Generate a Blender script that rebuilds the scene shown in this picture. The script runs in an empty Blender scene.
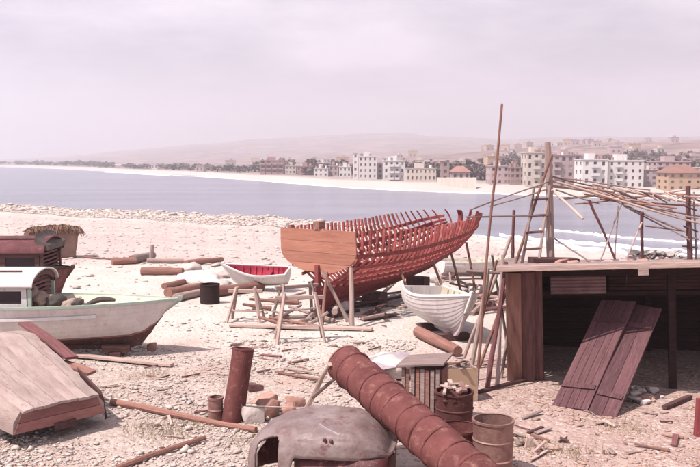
import bpy, bmesh, math, random
import numpy as np
from mathutils import Vector, Matrix, noise as mnoise

random.seed(7); rng = np.random.default_rng(7)
S = bpy.context.scene
COL = S.collection
R = math.radians
PI = math.pi

# ------------------------------------------------------------------ camera
F = 850.0; EYE = 4.5; HOR = 160.0
PITCH = math.atan((233.5 - HOR) / F)
cam = bpy.data.cameras.new('camera'); camo = bpy.data.objects.new('camera', cam); COL.objects.link(camo)
cam.sensor_width = 36; cam.lens = F / 700 * 36; cam.clip_start = 0.1; cam.clip_end = 20000
camo.location = (0, 0, EYE); camo.rotation_euler = (PI / 2 - PITCH, 0, 0)
S.camera = camo

# ------------------------------------------------------------------ sky and sun
SUN_EL = R(58); SUN_AZ = R(-122)          # azimuth from +Y towards +X: the sun is high on the left
sd = Vector((math.sin(SUN_AZ) * math.cos(SUN_EL), math.cos(SUN_AZ) * math.cos(SUN_EL), math.sin(SUN_EL)))
W = bpy.data.worlds.new('World'); S.world = W; W.use_nodes = True
nt = W.node_tree; nt.nodes.clear()
def wn(t, **k):
    n = nt.nodes.new(t)
    for a, b in k.items(): setattr(n, a, b)
    return n
sky = wn('ShaderNodeTexSky', sky_type='NISHITA', sun_disc=False, sun_elevation=SUN_EL, sun_rotation=SUN_AZ,
         air_density=1.0, dust_density=3.0, ozone_density=1.0)
hs = wn('ShaderNodeHueSaturation'); hs.inputs['Saturation'].default_value = 0.22
tint = wn('ShaderNodeMix', data_type='RGBA', blend_type='MULTIPLY'); tint.inputs[0].default_value = 1
tint.inputs[7].default_value = (.97, 0.91, 1.20, 1)
tc = wn('ShaderNodeTexCoord'); mp = wn('ShaderNodeMapping'); mp.inputs['Scale'].default_value = (1.6, 1.6, 5.5)
nz = wn('ShaderNodeTexNoise'); nz.inputs['Scale'].default_value = 2.1; nz.inputs['Detail'].default_value = 6; nz.inputs['Roughness'].default_value = .55
cr = wn('ShaderNodeMapRange'); cr.inputs[1].default_value = .42; cr.inputs[2].default_value = .66; cr.inputs[3].default_value = .0; cr.inputs[4].default_value = .9
cm = wn('ShaderNodeMix', data_type='RGBA'); cm.inputs[7].default_value = (13.2, 11.9, 13.2, 1)
bg = wn('ShaderNodeBackground'); bg.inputs[1].default_value = .063
out = wn('ShaderNodeOutputWorld')
L = nt.links.new
L(sky.outputs[0], hs.inputs['Color']); L(hs.outputs[0], tint.inputs[6])
L(tc.outputs['Generated'], mp.inputs[0]); L(mp.outputs[0], nz.inputs['Vector']); L(nz.outputs[0], cr.inputs[0])
L(cr.outputs[0], cm.inputs[0]); L(tint.outputs[2], cm.inputs[6]); L(cm.outputs[2], bg.inputs[0]); L(bg.outputs[0], out.inputs[0])

sl = bpy.data.lights.new('sun', 'SUN'); sl.energy = 5.0; sl.angle = R(.55); sl.color = (1.0, .925, .87)
so = bpy.data.objects.new('sun', sl); COL.objects.link(so); so.rotation_euler = sd.to_track_quat('Z', 'Y').to_euler()
so.location = (0, 0, 60)
S.view_settings.view_transform = 'Standard'; S.view_settings.look = 'None'
S.view_settings.exposure = 0.42; S.view_settings.gamma = 1.0; S.view_settings.use_curve_mapping = False
S.render.engine = 'CYCLES'; S.cycles.max_bounces = 5; S.cycles.volume_bounces = 1
S.cycles.use_denoising = True; S.cycles.diffuse_bounces = 1; S.cycles.use_adaptive_sampling = True; S.cycles.adaptive_threshold = .02

# ------------------------------------------------------------------ pixel helpers (photo pixels, 700 x 467)
cp, sp_ = math.cos(PITCH), math.sin(PITCH)
def ray(px, py):
    u = (px - 350) / F; v = (233.5 - py) / F
    return Vector((u, cp + v * sp_, -sp_ + v * cp))
def A(px, py, Y):
    d = ray(px, py); k = Y / d.y
    return Vector((d.x * k, Y, EYE + d.z * k))
def G(px, py, z=0.0):
    d = ray(px, py); k = (z - EYE) / d.z
    return Vector((d.x * k, d.y * k, z))

# ------------------------------------------------------------------ materials
MATS = {}
def mat(name, c1, c2=None, scale=4., rough=.85, bump=.25, bscale=40., stretch=(1, 1, 1), metal=0., c3=None, var=.25, spec=.3, det=6, c3t=(.55, .7)):
    m = bpy.data.materials.new(name); m.use_nodes = True; t = m.node_tree; n = t.nodes; lk = t.links.new
    b = n['Principled BSDF']; b.inputs['Roughness'].default_value = rough; b.inputs['Metallic'].default_value = metal
    b.inputs['Specular IOR Level'].default_value = spec
    c2 = c2 or tuple(x * .65 for x in c1)
    co = n.new('ShaderNodeTexCoord'); ma = n.new('ShaderNodeMapping'); ma.inputs['Scale'].default_value = stretch
    oi = n.new('ShaderNodeObjectInfo'); ad = n.new('ShaderNodeVectorMath'); ad.operation = 'ADD'
    sc = n.new('ShaderNodeMath'); sc.operation = 'MULTIPLY'; sc.inputs[1].default_value = 37.
    lk(oi.outputs['Random'], sc.inputs[0]); lk(co.outputs['Object'], ma.inputs[0]); lk(ma.outputs[0], ad.inputs[0]); lk(sc.outputs[0], ad.inputs[1])
    z = n.new('ShaderNodeTexNoise'); z.inputs['Scale'].default_value = scale; z.inputs['Detail'].default_value = det; z.inputs['Roughness'].default_value = .65
    lk(ad.outputs[0], z.inputs['Vector'])
    mr = n.new('ShaderNodeMapRange'); mr.inputs[1].default_value = .32; mr.inputs[2].default_value = .68
    lk(z.outputs[0], mr.inputs[0])
    mx = n.new('ShaderNodeMix'); mx.data_type = 'RGBA'; mx.inputs[6].default_value = (*c1, 1); mx.inputs[7].default_value = (*c2, 1)
    lk(mr.outputs[0], mx.inputs[0]); last = mx.outputs[2]
    if c3:
        z3 = n.new('ShaderNodeTexNoise'); z3.inputs['Scale'].default_value = scale * 2.7; z3.inputs['Detail'].default_value = 8; z3.inputs['Roughness'].default_value = .7
        lk(ad.outputs[0], z3.inputs['Vector'])
        m3 = n.new('ShaderNodeMapRange'); m3.inputs[1].default_value = c3t[0]; m3.inputs[2].default_value = c3t[1]; lk(z3.outputs[0], m3.inputs[0])
        x3 = n.new('ShaderNodeMix'); x3.data_type = 'RGBA'; x3.inputs[7].default_value = (*c3, 1)
        lk(m3.outputs[0], x3.inputs[0]); lk(last, x3.inputs[6]); last = x3.outputs[2]
    if var:
        vr = n.new('ShaderNodeMapRange'); vr.inputs[3].default_value = 1 - var; vr.inputs[4].default_value = 1 + var
        lk(oi.outputs['Random'], vr.inputs[0])
        vm = n.new('ShaderNodeMix'); vm.data_type = 'RGBA'; vm.blend_type = 'MULTIPLY'; vm.inputs[0].default_value = 1
        cb = n.new('ShaderNodeCombineColor')
        for i in range(3): lk(vr.outputs[0], cb.inputs[i])
        lk(last, vm.inputs[6]); lk(cb.outputs[0], vm.inputs[7]); last = vm.outputs[2]
    lk(last, b.inputs['Base Color'])
    if bump:
        zb = n.new('ShaderNodeTexNoise'); zb.inputs['Scale'].default_value = bscale; zb.inputs['Detail'].default_value = 5
        lk(ad.outputs[0], zb.inputs['Vector'])
        bp = n.new('ShaderNodeBump'); bp.inputs['Strength'].default_value = bump; bp.inputs['Distance'].default_value = .02
        lk(zb.outputs[0], bp.inputs['Height']); lk(bp.outputs[0], b.inputs['Normal'])
    MATS[name] = m; return m

GR = (.5, 6, 6)   # grain along local X
mat('wood_grey', (.40, .30, .27), (.22, .15, .14), 3, stretch=GR, bump=.5, bscale=14)
mat('wood_pale', (.56, .42, .36), (.36, .25, .22), 3, stretch=GR, bump=.5, bscale=14)
mat('wood_dark', (.17, .085, .08), (.08, .035, .035), 3, stretch=GR, bump=.6, bscale=14)
mat('wood_maroon', (.25, .10, .10), (.13, .05, .05), 3, stretch=GR, bump=.6, bscale=14, c3=(.30, .17, .16))
mat('wood_brown', (.33, .17, .13), (.19, .09, .075), 3, stretch=GR, bump=.5, bscale=14)
mat('transom_wood', (.47, .215, .15), (.35, .15, .105), 1.6, stretch=(.6, .6, 7), bump=.3, bscale=12, var=.22, rough=.75, spec=.15, c3=(.55, .27, .20))
mat('red_lead', (.40, .105, .098), (.27, .062, .06), 2.5, stretch=(1, 1, 1), bump=.3, rough=.8, var=.32, c3=(.48, .21, .17), spec=.15, c3t=(.52, .68))
mat('red_lead_dark', (.27, .06, .06), (.18, .038, .042), 2.5, bump=.3, rough=.7, var=.15, c3=(.36, .10, .09))
mat('white_paint', (.74, .69, .67), (.63, .56, .545), 2.2, stretch=(2.2, 2.2, .5), bump=.2, rough=.6, var=.04, c3=(.42, .30, .27), c3t=(.56, .76))
mat('white_trim', (.82, .79, .76), (.70, .66, .63), 3, bump=.15, rough=.5, var=.04)
mat('hull_pink', (.60, .49, .50), (.50, .39, .40), 1.5, bump=.15, rough=.55, var=.04, c3=(.42, .30, .30), c3t=(.6, .8))
mat('antifoul', (.13, .065, .055), (.075, .035, .035), 3, bump=.3, c3=(.22, .13, .11))
mat('cream_deck', (.62, .56, .44), (.50, .42, .32), 3, bump=.3, c3=(.36, .26, .20))
mat('green_trim', (.42, .50, .42), (.32, .38, .32), 5, bump=.2)
mat('red_inside', (.45, .045, .085), (.32, .03, .05), 4, bump=.2)
mat('maroon_roof', (.17, .062, .066), (.10, .036, .04), 2, bump=.3, c3=(.24, .12, .12))
mat('upturned', (.46, .36, .325), (.31, .225, .20), 2.2, stretch=(.5, 2, 2), bump=.5, bscale=30, c3=(.27, .165, .145), var=.14)
mat('upturned_end', (.34, .165, .145), (.23, .10, .095), 3, bump=.3, stretch=(1, 1, 3))
mat('rust', (.19, .068, .062), (.105, .036, .034), 2.6, bump=.5, bscale=45, rough=.85, c3=(.29, .145, .12), var=.12, spec=.15, c3t=(.54, .72))
mat('rust_dark', (.13, .045, .04), (.07, .025, .025), 5, bump=.4, bscale=60, c3=(.22, .09, .07))
mat('rust_pale', (.36, .215, .185), (.20, .095, .08), 4, bump=.35, bscale=50, rough=.55, metal=.2, c3=(.20, .08, .07))
mat('car_paint', (.30, .235, .225), (.15, .095, .088), 2.0, bump=.35, bscale=25, rough=.5, spec=.4, c3=(.17, .08, .08), var=0, c3t=(.52, .66))
mat('car_red', (.12, .035, .036), (.06, .018, .02), 4, bump=.3, rough=.5, c3=(.30, .14, .13))
mat('stone', (.60, .52, .47), (.47, .38, .35), 4, bump=.5, bscale=20, var=.18)
mat('brick', (.48, .27, .21), (.36, .19, .155), 5, bump=.5, bscale=30, var=.15)
mat('mud_wall', (.40, .26, .205), (.26, .155, .125), 2, bump=.8, bscale=12)
mat('straw', (.25, .15, .105), (.14, .075, .055), 8, bump=.8, bscale=25, stretch=(1, 1, 3))
mat('net', (.50, .38, .30), (.33, .22, .18), 12, bump=1., bscale=50, c3=(.60, .50, .42))
mat('dark_cloth', (.12, .10, .09), (.07, .06, .055), 5, bump=.6)
mat('cloth_pale', (.66, .60, .56), (.54, .46, .44), 4, bump=.6, bscale=12)
mat('tin', (.45, .40, .42), (.33, .26, .28), 4, bump=.2, rough=.5, metal=.3, c3=(.26, .13, .12))
mat('corrugated', (.34, .22, .22), (.22, .12, .125), 3, bump=.2, rough=.6, c3=(.24, .10, .09))
mat('leaf_dark', (.21, .15, .13), (.13, .09, .08), 1.5, bump=0, rough=.9, var=.35)
mat('bark', (.12, .08, .07), (.07, .045, .04), 3, bump=.3)
mat('b_white', (.72, .68, .66), (.65, .60, .58), .15, bump=0, var=.05)
mat('b_cream', (.62, .54, .47), (.54, .46, .40), .15, bump=0, var=.05)
mat('b_pink', (.50, .38, .38), (.42, .31, .31), .15, bump=0, var=.08)
mat('b_red', (.42, .26, .25), (.35, .21, .20), .15, bump=0, var=.08)
mat('b_ochre', (.52, .36, .25), (.45, .30, .20), .15, bump=0, var=.05)
mat('b_stone', (.37, .26, .24), (.30, .20, .185), .3, bump=0, var=.08)
mat('window_glass', (.06, .04, .045), (.04, .03, .035), 1, bump=0, rough=.4, var=.5, spec=.2)
mat('door_wood', (.15, .07, .075), (.08, .035, .04), 3, stretch=GR, bump=.7, bscale=14, c3=(.22, .12, .12))
mat('far_window', (.17, .105, .105), (.11, .07, .075), 1, bump=0, rough=.5, var=.5, spec=.2)
mat('wood_black_shade', (.055, .026, .026), (.03, .014, .015), 3, stretch=GR, bump=.6, bscale=14)  # dark wood with the shed interior's deep shade put into its colour
mat('shutter', (.20, .12, .11), (.15, .09, .085), 1, bump=0, var=.5)
mat('rooftile', (.36, .19, .15), (.28, .14, .12), .5, bump=0)
mat('pebble', (.62, .535, .475), (.44, .355, .315), 1.3, bump=.2, var=0, c3=(.38, .28, .26), c3t=(.6, .66))
mat('chip', (.55, .38, .30), (.35, .21, .17), 1.5, bump=.2, var=0)
mat('wood_chip_dark', (.26, .14, .11), (.13, .065, .055), 1.5, bump=.2, var=0)
mat('grassy', (.36, .27, .17), (.24, .18, .11), 2, bump=0, var=0)

# ------------------------------------------------------------------ mesh building
class MB:
    def __init__(s): s.v = []; s.f = []; s.m = []
    def add(s, vs, fs, mi=0):
        o = len(s.v); s.v += [tuple(x) for x in vs]
        s.f += [tuple(i + o for i in f) for f in fs]; s.m += [mi] * len(fs); return s
    def loft(s, rings, c0=True, c1=True, closed=True, mi=0):
        n = len(rings[0]); vs = [p for r in rings for p in r]; fs = []
        for a in range(len(rings) - 1):
            for i in range(n if closed else n - 1):
                j = (i + 1) % n
                fs.append((a * n + i, a * n + j, a * n + n + j, a * n + n + i))
        if c0: fs.append(tuple(range(n))[::-1])
        if c1: fs.append(tuple(range((len(rings) - 1) * n, len(rings) * n)))
        return s.add(vs, fs, mi)
    def box(s, x0, y0, z0, x1, y1, z1, mi=0):
        return s.loft([[(x0, y0, z0), (x1, y0, z0), (x1, y1, z0), (x0, y1, z0)], [(x0, y0, z1), (x1, y0, z1), (x1, y1, z1), (x0, y1, z1)]], mi=mi)
    def mesh(s, name, mats, smooth=False):
        me = bpy.data.meshes.new(name); me.from_pydata(s.v, [], s.f)
        for m in (mats if isinstance(mats, (list, tuple)) else [mats]): me.materials.append(MATS[m])
        if len(set(s.m)) > 1: me.polygons.foreach_set('material_index', s.m)
        bm = bmesh.new(); bm.from_mesh(me); bmesh.ops.recalc_face_normals(bm, faces=bm.faces); bm.to_mesh(me); bm.free()
        if smooth: me.shade_smooth(); me.set_sharp_from_angle(angle=R(38))
        return me

IDM = Matrix.Identity(4)
RM = {}          # world matrix of every thing root
def thing(name, label, cat, M=None, group=None):
    o = bpy.data.objects.new(name, None); COL.objects.link(o); o.empty_display_size = .2
    M = M or IDM; o.matrix_basis = M; RM[o] = M.copy()
    o['label'] = label; o['category'] = cat; o['kind'] = 'thing'
    if group: o['group'] = group
    return o
def tag(o, label, cat, group=None):
    o['label'] = label; o['category'] = cat; o['kind'] = 'thing'
    if group: o['group'] = group
    return o
def put(name, me, parent=None, M=None):
    """M is a world matrix; parents are roots (or parts) with a known world matrix."""
    o = bpy.data.objects.new(name, me); COL.objects.link(o); M = M or IDM
    if parent is not None:
        o.parent = parent; o.matrix_basis = RM[parent].inverted() @ M
    else: o.matrix_basis = M
    RM[o] = M.copy(); return o
def local(name, me, parent, Ml=None):
    return put(name, me, parent, RM[parent] @ (Ml or IDM))
def T(x, y, z): return Matrix.Translation((x, y, z))
def RZ(a): return Matrix.Rotation(a, 4, 'Z')
def RX(a): return Matrix.Rotation(a, 4, 'X')
def RY(a): return Matrix.Rotation(a, 4, 'Y')
def frame(p0, p1, up=(0, 0, 1)):
    p0 = Vector(p0); p1 = Vector(p1); x = (p1 - p0).normalized(); up = Vector(up)
    if abs(x.dot(up)) > .98: up = Vector((0, 1, 0)) if abs(x.y) < .9 else Vector((1, 0, 0))
    y = up.cross(x).normalized(); z = x.cross(y)
    M = Matrix((x, y, z)).transposed().to_4x4(); M.translation = p0
    return M, (p1 - p0).length
def pole_mesh(l, r0, r1, m, n=8, seg=5, wob=.012, name='pole'):
    b = MB(); rings = []; ph = random.random() * 9
    for i in range(seg + 1):
        t = i / seg; r = r0 + (r1 - r0) * t; oy = wob * l * .5 * math.sin(ph + t * 5) * (1 if 0 < i < seg else .0); oz = wob * l * .4 * math.cos(ph * 1.7 + t * 4) * (1 if 0 < i < seg else 0)
        rr = r * (1 + random.uniform(-.08, .08))
        rings.append([(t * l, oy + rr * math.cos(k * 2 * PI / n), oz + rr * math.sin(k * 2 * PI / n)) for k in range(n)])
    b.loft(rings); return b.mesh(name, m, True)
def pole(name, p0, p1, r0, r1, m, parent=None, n=8, seg=5, wob=.012):
    M, l = frame(p0, p1); return put(name, pole_mesh(l, r0, r1, m, n, seg, wob, name), parent, M)
def plank_mesh(l, w, t, m, seg=4, bend=.0, jag=.0, name='plank'):
    b = MB(); rings = []; e = min(.006, t * .25, w * .25)
    for i in range(seg + 1):
        u = i / seg; x = u * l; z = bend * math.sin(u * PI)
        dw = random.uniform(-jag, jag)
        a, c = w / 2 + dw, t / 2
        xs = x + (random.uniform(-jag, jag) if i in (0, seg) else 0)
        rings.append([(xs, -a, z - c + e), (xs, -a + e, z - c), (xs, a - e, z - c), (xs, a, z - c + e), (xs, a, z + c - e), (xs, a - e, z + c), (xs, -a + e, z + c), (xs, -a, z + c - e)])
    b.loft(rings); return b.mesh(name, m, True)
def plank(name, p0, p1, w, t, m, parent=None, up=(0, 0, 1), seg=3, bend=0., jag=.006):
    M, l = frame(p0, p1, up); return put(name, plank_mesh(l, w, t, m, seg, bend, jag, name), parent, M)
def lump_mesh(sx, sy, sz, m, sub=2, amp=.25, freq=1.3, seed=0, flat=0., name='lump', smooth=True):
    bm = bmesh.new(); bmesh.ops.create_icosphere(bm, subdivisions=sub, radius=1)
    for v in bm.verts:
        d = mnoise.noise(v.co * freq + Vector((seed * 3.1, seed * 1.7, seed))) * amp + mnoise.noise(v.co * freq * 3 + Vector((seed, 5, seed * 2.))) * amp * .4
        v.co *= 1 + d; v.co = Vector((v.co.x * sx, v.co.y * sy, max(v.co.z, -flat) * sz if flat else v.co.z * sz))
    me = bpy.data.meshes.new(name); bm.to_mesh(me); bm.free(); me.materials.append(MATS[m])
    if smooth: me.shade_smooth()
    return me
def rock_mesh(sx, sy, sz, m, seed, name='rock'):
    """angular block"""
    r = random.Random(seed); bm = bmesh.new()
    for i in range(16):
        a = Vector((r.uniform(-1, 1), r.uniform(-1, 1), r.uniform(-1, 1)))
        a /= max(abs(a.x), abs(a.y), abs(a.z)); bm.verts.new((a.x * sx * r.uniform(.8, 1), a.y * sy * r.uniform(.8, 1), a.z * sz * r.uniform(.85, 1)))
    bmesh.ops.convex_hull(bm, input=bm.verts)
    bmesh.ops.delete(bm, geom=[v for v in bm.verts if not v.link_faces], context='VERTS')
    bmesh.ops.bevel(bm, geom=bm.edges[:], offset=min(sx, sy, sz) * .12, segments=1, affect='EDGES')
    me = bpy.data.meshes.new(name); bm.to_mesh(me); bm.free(); me.materials.append(MATS[m]); return me

# ------------------------------------------------------------------ terrain
SEA = -5.5
def th(px): return math.atan((px - 350) / F)
nearT = [(-3.2, 400), (-2.0, 400), (-1.3, 400), (th(-1500), 300), (th(-400), 230), (th(0), 176), (th(135), 156), (th(270), 139), (th(380), 122), (th(480), 106), (th(600), 89), (th(700), 81), (.6, 78), (.8, 90), (3.2, 120)]
farT = [(-3.2, 400), (-2.0, 401), (-1.3, 6000), (th(-1500), 6000), (th(-400), 2600), (th(0), 1308), (th(120), 708), (th(250), 425), (th(330), 318), (th(400), 280), (th(470), 262), (th(560), 240), (th(640), 222), (th(700), 200), (.6, 120), (.8, 91), (3.2, 121)]
nx, ny = zip(*nearT); fx, fy = zip(*farT)
skyl = [(-1000, 164), (0, 162), (60, 159), (120, 153), (190, 147), (250, 141), (330, 137), (372, 134.5), (405, 134), (425, 137), (470, 139), (505, 142), (545, 140), (600, 140), (700, 140), (1200, 141)]
kx = [th(a) for a, b in skyl]; ky = [(HOR - b) / F * .9 for a, b in skyl]
mid = [(-1000, 166), (0, 166), (150, 165), (260, 163), (380, 158), (470, 153), (540, 147), (600, 144), (700, 143), (1200, 143)]
mx_ = [th(a) for a, b in mid]; my_ = [(HOR - b) / F for a, b in mid]
def sst(a, b, x): t = np.clip((x - a) / (b - a), 0, 1); return t * t * (3 - 2 * t)
def wob(x, y, s, seed):
    o = np.zeros_like(x)
    for i in range(5):
        a = seed * 1.3 + i * 2.399; k = (1 + i * .63) / s
        o = o + np.sin((x * math.cos(a) + y * math.sin(a)) * k * 6.283 + seed * 7 + i) / (1 + i * .6)
    return o / 3
def hgt(x, y):
    x = np.asarray(x, float); y = np.asarray(y, float)
    a = np.arctan2(x, y); r = np.hypot(x, y); ca = np.clip(np.cos(a), .25, 1)
    jn = 1 + .018 * np.sin(a * 46) + .01 * np.sin(a * 131 + 1) + .006 * np.sin(a * 310)
    n = np.interp(a, nx, ny) / np.where(np.abs(a) < .7, ca, 1) * jn
    f = np.interp(a, fx, fy) / np.where(np.abs(a) < .7, ca, 1) * (1 + .01 * np.sin(a * 60) + .012 * np.sin(a * 23 + 2))
    s = np.maximum(n - r, 0); q = np.maximum(r - 27, 0)
    tn = q / (q + s + 1e-6)
    h = SEA * tn + .035 * wob(x, y, 7, 1) + .02 * wob(x, y, 2.3, 2) + .12 * wob(x, y, 23, 3) * sst(26, 50, r)
    berm = .75 * np.exp(-((s - 9) / 7) ** 2) * sst(40, 80, r) * (1 + .3 * wob(x, y, 9, 4))
    h = h + berm * np.clip((n - 50) / 80, 0, 1)
    sea = SEA - np.minimum(np.minimum(r - n, f - r) * .08, 3)
    e = r - f
    hf = SEA + 2.2 * sst(0, 22, e) + e * .004 + .15 * wob(x, y, 40, 5) * sst(4, 40, e)
    up = np.interp(a, mx_, my_) * 1300 + EYE; up2 = np.interp(a, kx, ky) * 4200 + EYE
    hf = hf + sst(0, 1, np.clip((r - np.maximum(f + 150, 420)) / 900, 0, 1)) * (up - SEA - 6) * (1 + .10 * wob(x, y, 420, 6) + .05 * wob(x, y, 130, 8))
    hf = hf + sst(1500, 4200, r) * (up2 - up) * (1 + .07 * wob(x, y, 900, 7) + .04 * wob(x, y, 300, 9)) 
    return np.where(r <= n, h, np.where(r < f, np.minimum(sea, SEA - .02), hf))
def gz(x, y): return float(hgt(x, y))

angs = np.concatenate([np.linspace(-PI, -.62, 70, endpoint=False), np.linspace(-.62, .62, 420, endpoint=False), np.linspace(.62, PI, 71)])
rad = np.concatenate([np.geomspace(.6, 8, 14, endpoint=False), np.linspace(8, 40, 150, endpoint=False), np.geomspace(40, 420, 230, endpoint=False), np.geomspace(420, 7000, 130)])
AA, RR = np.meshgrid(angs, rad); XX = RR * np.sin(AA); YY = RR * np.cos(AA); ZZ = hgt(XX, YY)
nA, nR = len(angs), len(rad)
V = np.stack([XX, YY, ZZ], -1).reshape(-1, 3); V = np.vstack([V, [[0, 0, float(hgt(0., .01))]]])
ii, jj = np.meshgrid(np.arange(nR - 1), np.arange(nA - 1), indexing='ij')
q = (ii * nA + jj).ravel(); FQ = np.stack([q, q + nA, q + nA + 1, q + 1], -1)
def np_mesh(name, V, FQ, mats, k=4, mi=None, smooth=True):
    me = bpy.data.meshes.new(name); nv, nf = len(V), len(FQ)
    me.vertices.add(nv); me.vertices.foreach_set('co', V.astype(np.float32).ravel())
    me.loops.add(nf * k); me.loops.foreach_set('vertex_index', FQ.astype(np.int32).ravel())
    me.polygons.add(nf); me.polygons.foreach_set('loop_start', np.arange(nf, dtype=np.int32) * k)
    if mi is not None: me.polygons.foreach_set('material_index', mi.astype(np.int32))
    me.update(calc_edges=True); me.validate()
    for m in mats: me.materials.append(m)
    if smooth: me.shade_smooth()
    return me

def ground_material():
    m = bpy.data.materials.new('beach'); m.use_nodes = True; t = m.node_tree; n = t.nodes; lk = t.links.new; b = n['Principled BSDF']
    b.inputs['Roughness'].default_value = .92; b.inputs['Specular IOR Level'].default_value = .2
    g = n.new('ShaderNodeNewGeometry'); P = g.outputs['Position']
    sx = n.new('ShaderNodeSeparateXYZ'); lk(P, sx.inputs[0])
    def noise(scale, det=5, rough=.6, vec=None):
        z = n.new('ShaderNodeTexNoise'); z.inputs['Scale'].default_value = scale; z.inputs['Detail'].default_value = det; z.inputs['Roughness'].default_value = rough
        lk(vec or P, z.inputs['Vector']); return z.outputs[0]
    def rng_(v, a, b_, lo=0, hi=1, smooth=False):
        z = n.new('ShaderNodeMapRange'); z.inputs[1].default_value = a; z.inputs[2].default_value = b_; z.inputs[3].default_value = lo; z.inputs[4].default_value = hi
        if smooth: z.interpolation_type = 'SMOOTHSTEP'
        lk(v, z.inputs[0]); return z.outputs[0]
    def mix(f, a, b_, mode='MIX'):
        z = n.new('ShaderNodeMix'); z.data_type = 'RGBA'; z.blend_type = mode
        for s_, v in ((0, f), (6, a), (7, b_)):
            if hasattr(v, 'is_linked') or hasattr(v, 'node'): lk(v, z.inputs[s_])
            elif s_ == 0: z.inputs[0].default_value = v
            else: z.inputs[s_].default_value = (*v, 1)
        return z.outputs[2]
    def math_(op, a, b_=None):
        z = n.new('ShaderNodeMath'); z.operation = op
        for i, v in enumerate((a, b_)):
            if v is None: continue
            if hasattr(v, 'node'): lk(v, z.inputs[i])
            else: z.inputs[i].default_value = v
        return z.outputs[0]
    # shingle: voronoi cells
    vo = n.new('ShaderNodeTexVoronoi'); vo.inputs['Scale'].default_value = 9; lk(P, vo.inputs['Vector'])
    vo2 = n.new('ShaderNodeTexVoronoi'); vo2.inputs['Scale'].default_value = 22; lk(P, vo2.inputs['Vector'])
    sc = n.new('ShaderNodeSeparateColor'); lk(vo.outputs['Color'], sc.inputs[0])
    sc2 = n.new('ShaderNodeSeparateColor'); lk(vo2.outputs['Color'], sc2.inputs[0])
    shing = mix(sc.outputs[0], (.60, .50, .435), (.40, .30, .265))
    shing = mix(rng_(sc2.outputs[0], .2, 1, 0, .75), shing, (.55, .445, .39))
    shing = mix(rng_(noise(.55), .50, .66), shing, (.48, .35, .295))
    shing = mix(rng_(noise(2.6, 8, .75), .56, .70, 0, .8), shing, (.36, .23, .21))
    # sandy yard in front of the shed
    sand = mix(rng_(noise(1.1), .35, .65), (.53, .385, .335), (.42, .285, .25))
    sand = mix(rng_(noise(7, 8, .75), .54, .68, 0, .7), sand, (.30, .185, .17))
    sand = mix(rng_(sc2.outputs[1], .86, .93), sand, (.62, .50, .44))
    w = math_('ADD', sx.outputs[0], rng_(noise(.5), .2, .8, -2.2, 2.2))
    yard = math_('MULTIPLY', rng_(w, .2, 2.6, 0, 1, True), rng_(sx.outputs[1], 20, 25, 1, 0, True))
    near = mix(yard, shing, sand)
    # pale dry sand between the boats
    pale = mix(rng_(noise(.9), .35, .65), (.69, .615, .55), (.59, .505, .45))
    pale = mix(rng_(noise(5, 8, .7), .58, .70, 0, .6), pale, (.44, .34, .31))
    wy = math_('ADD', sx.outputs[1], rng_(noise(.35), .2, .8, -3, 3))
    near = mix(math_('MULTIPLY', rng_(wy, 17.5, 22, 0, .9, True), rng_(w, 3, 6, 1, 0, True)), near, pale)
    # beach strips towards the water
    cs = n.new('ShaderNodeCombineXYZ'); lk(math_('MULTIPLY', sx.outputs[0], .35), cs.inputs[0]); lk(math_('ADD', sx.outputs[1], math_('MULTIPLY', sx.outputs[0], .45)), cs.inputs[1])
    strip = mix(rng_(noise(.22, 6, .65, cs.outputs[0]), .30, .70), (.60, .50, .455), (.49, .385, .36))
    strip = mix(rng_(noise(1.5, 8, .75), .54, .68, 0, .7), strip, (.62, .52, .48))
    beach = mix(rng_(wy, 37, 46, 0, 1, True), near, strip)
    # white storm ridge of stones along the water
    zn = math_('ADD', sx.outputs[2], rng_(noise(.25), .2, .8, -.7, .7))
    ridge = mix(rng_(noise(.9, 6, .75), .40, .60), (.70, .64, .575), (.50, .405, .37))
    ridge = mix(rng_(noise(3.2, 4, .8), .55, .64, 0, .8), ridge, (.40, .29, .27))
    far_beach = (.52, .455, .415)
    beach = mix(math_('MULTIPLY', rng_(zn, -3.3, -4.0), rng_(sx.outputs[1], 60, 90)), beach, ridge)
    d = n.new('ShaderNodeVectorMath'); d.operation = 'LENGTH'; lk(P, d.inputs[0])
    beach = mix(rng_(d.outputs['Value'], 185, 205), beach, far_beach)
    # far country
    land = mix(rng_(noise(.010, 7, .65), .38, .62), (.17, .105, .095), (.38, .265, .235))
    land = mix(rng_(noise(.03, 6, .7), .52, .60), land, (.11, .075, .065))
    land = mix(rng_(noise(.05, 3, .7), .66, .70), land, (.60, .52, .48))
    farm = math_('MULTIPLY', rng_(d.outputs['Value'], 190, 220), rng_(sx.outputs[2], -3.35, -2.9))
    colr = mix(farm, beach, land)
    lk(colr, b.inputs['Base Color'])
    hsum = math_('ADD', math_('MULTIPLY', vo.outputs['Distance'], -.55), math_('ADD', math_('MULTIPLY', vo2.outputs['Distance'], -.3), math_('MULTIPLY', noise(12, 6, .7), .5)))
    bp = n.new('ShaderNodeBump'); bp.inputs['Strength'].default_value = .85; bp.inputs['Distance'].default_value = .07
    lk(hsum, bp.inputs['Height']); lk(bp.outputs[0], b.inputs['Normal'])
    return m
ground = put('ground', np_mesh('ground', V, FQ, [ground_material()])); ground['kind'] = 'structure'
ground['label'] = 'pale shingle beach with sandy boatyard'

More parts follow.
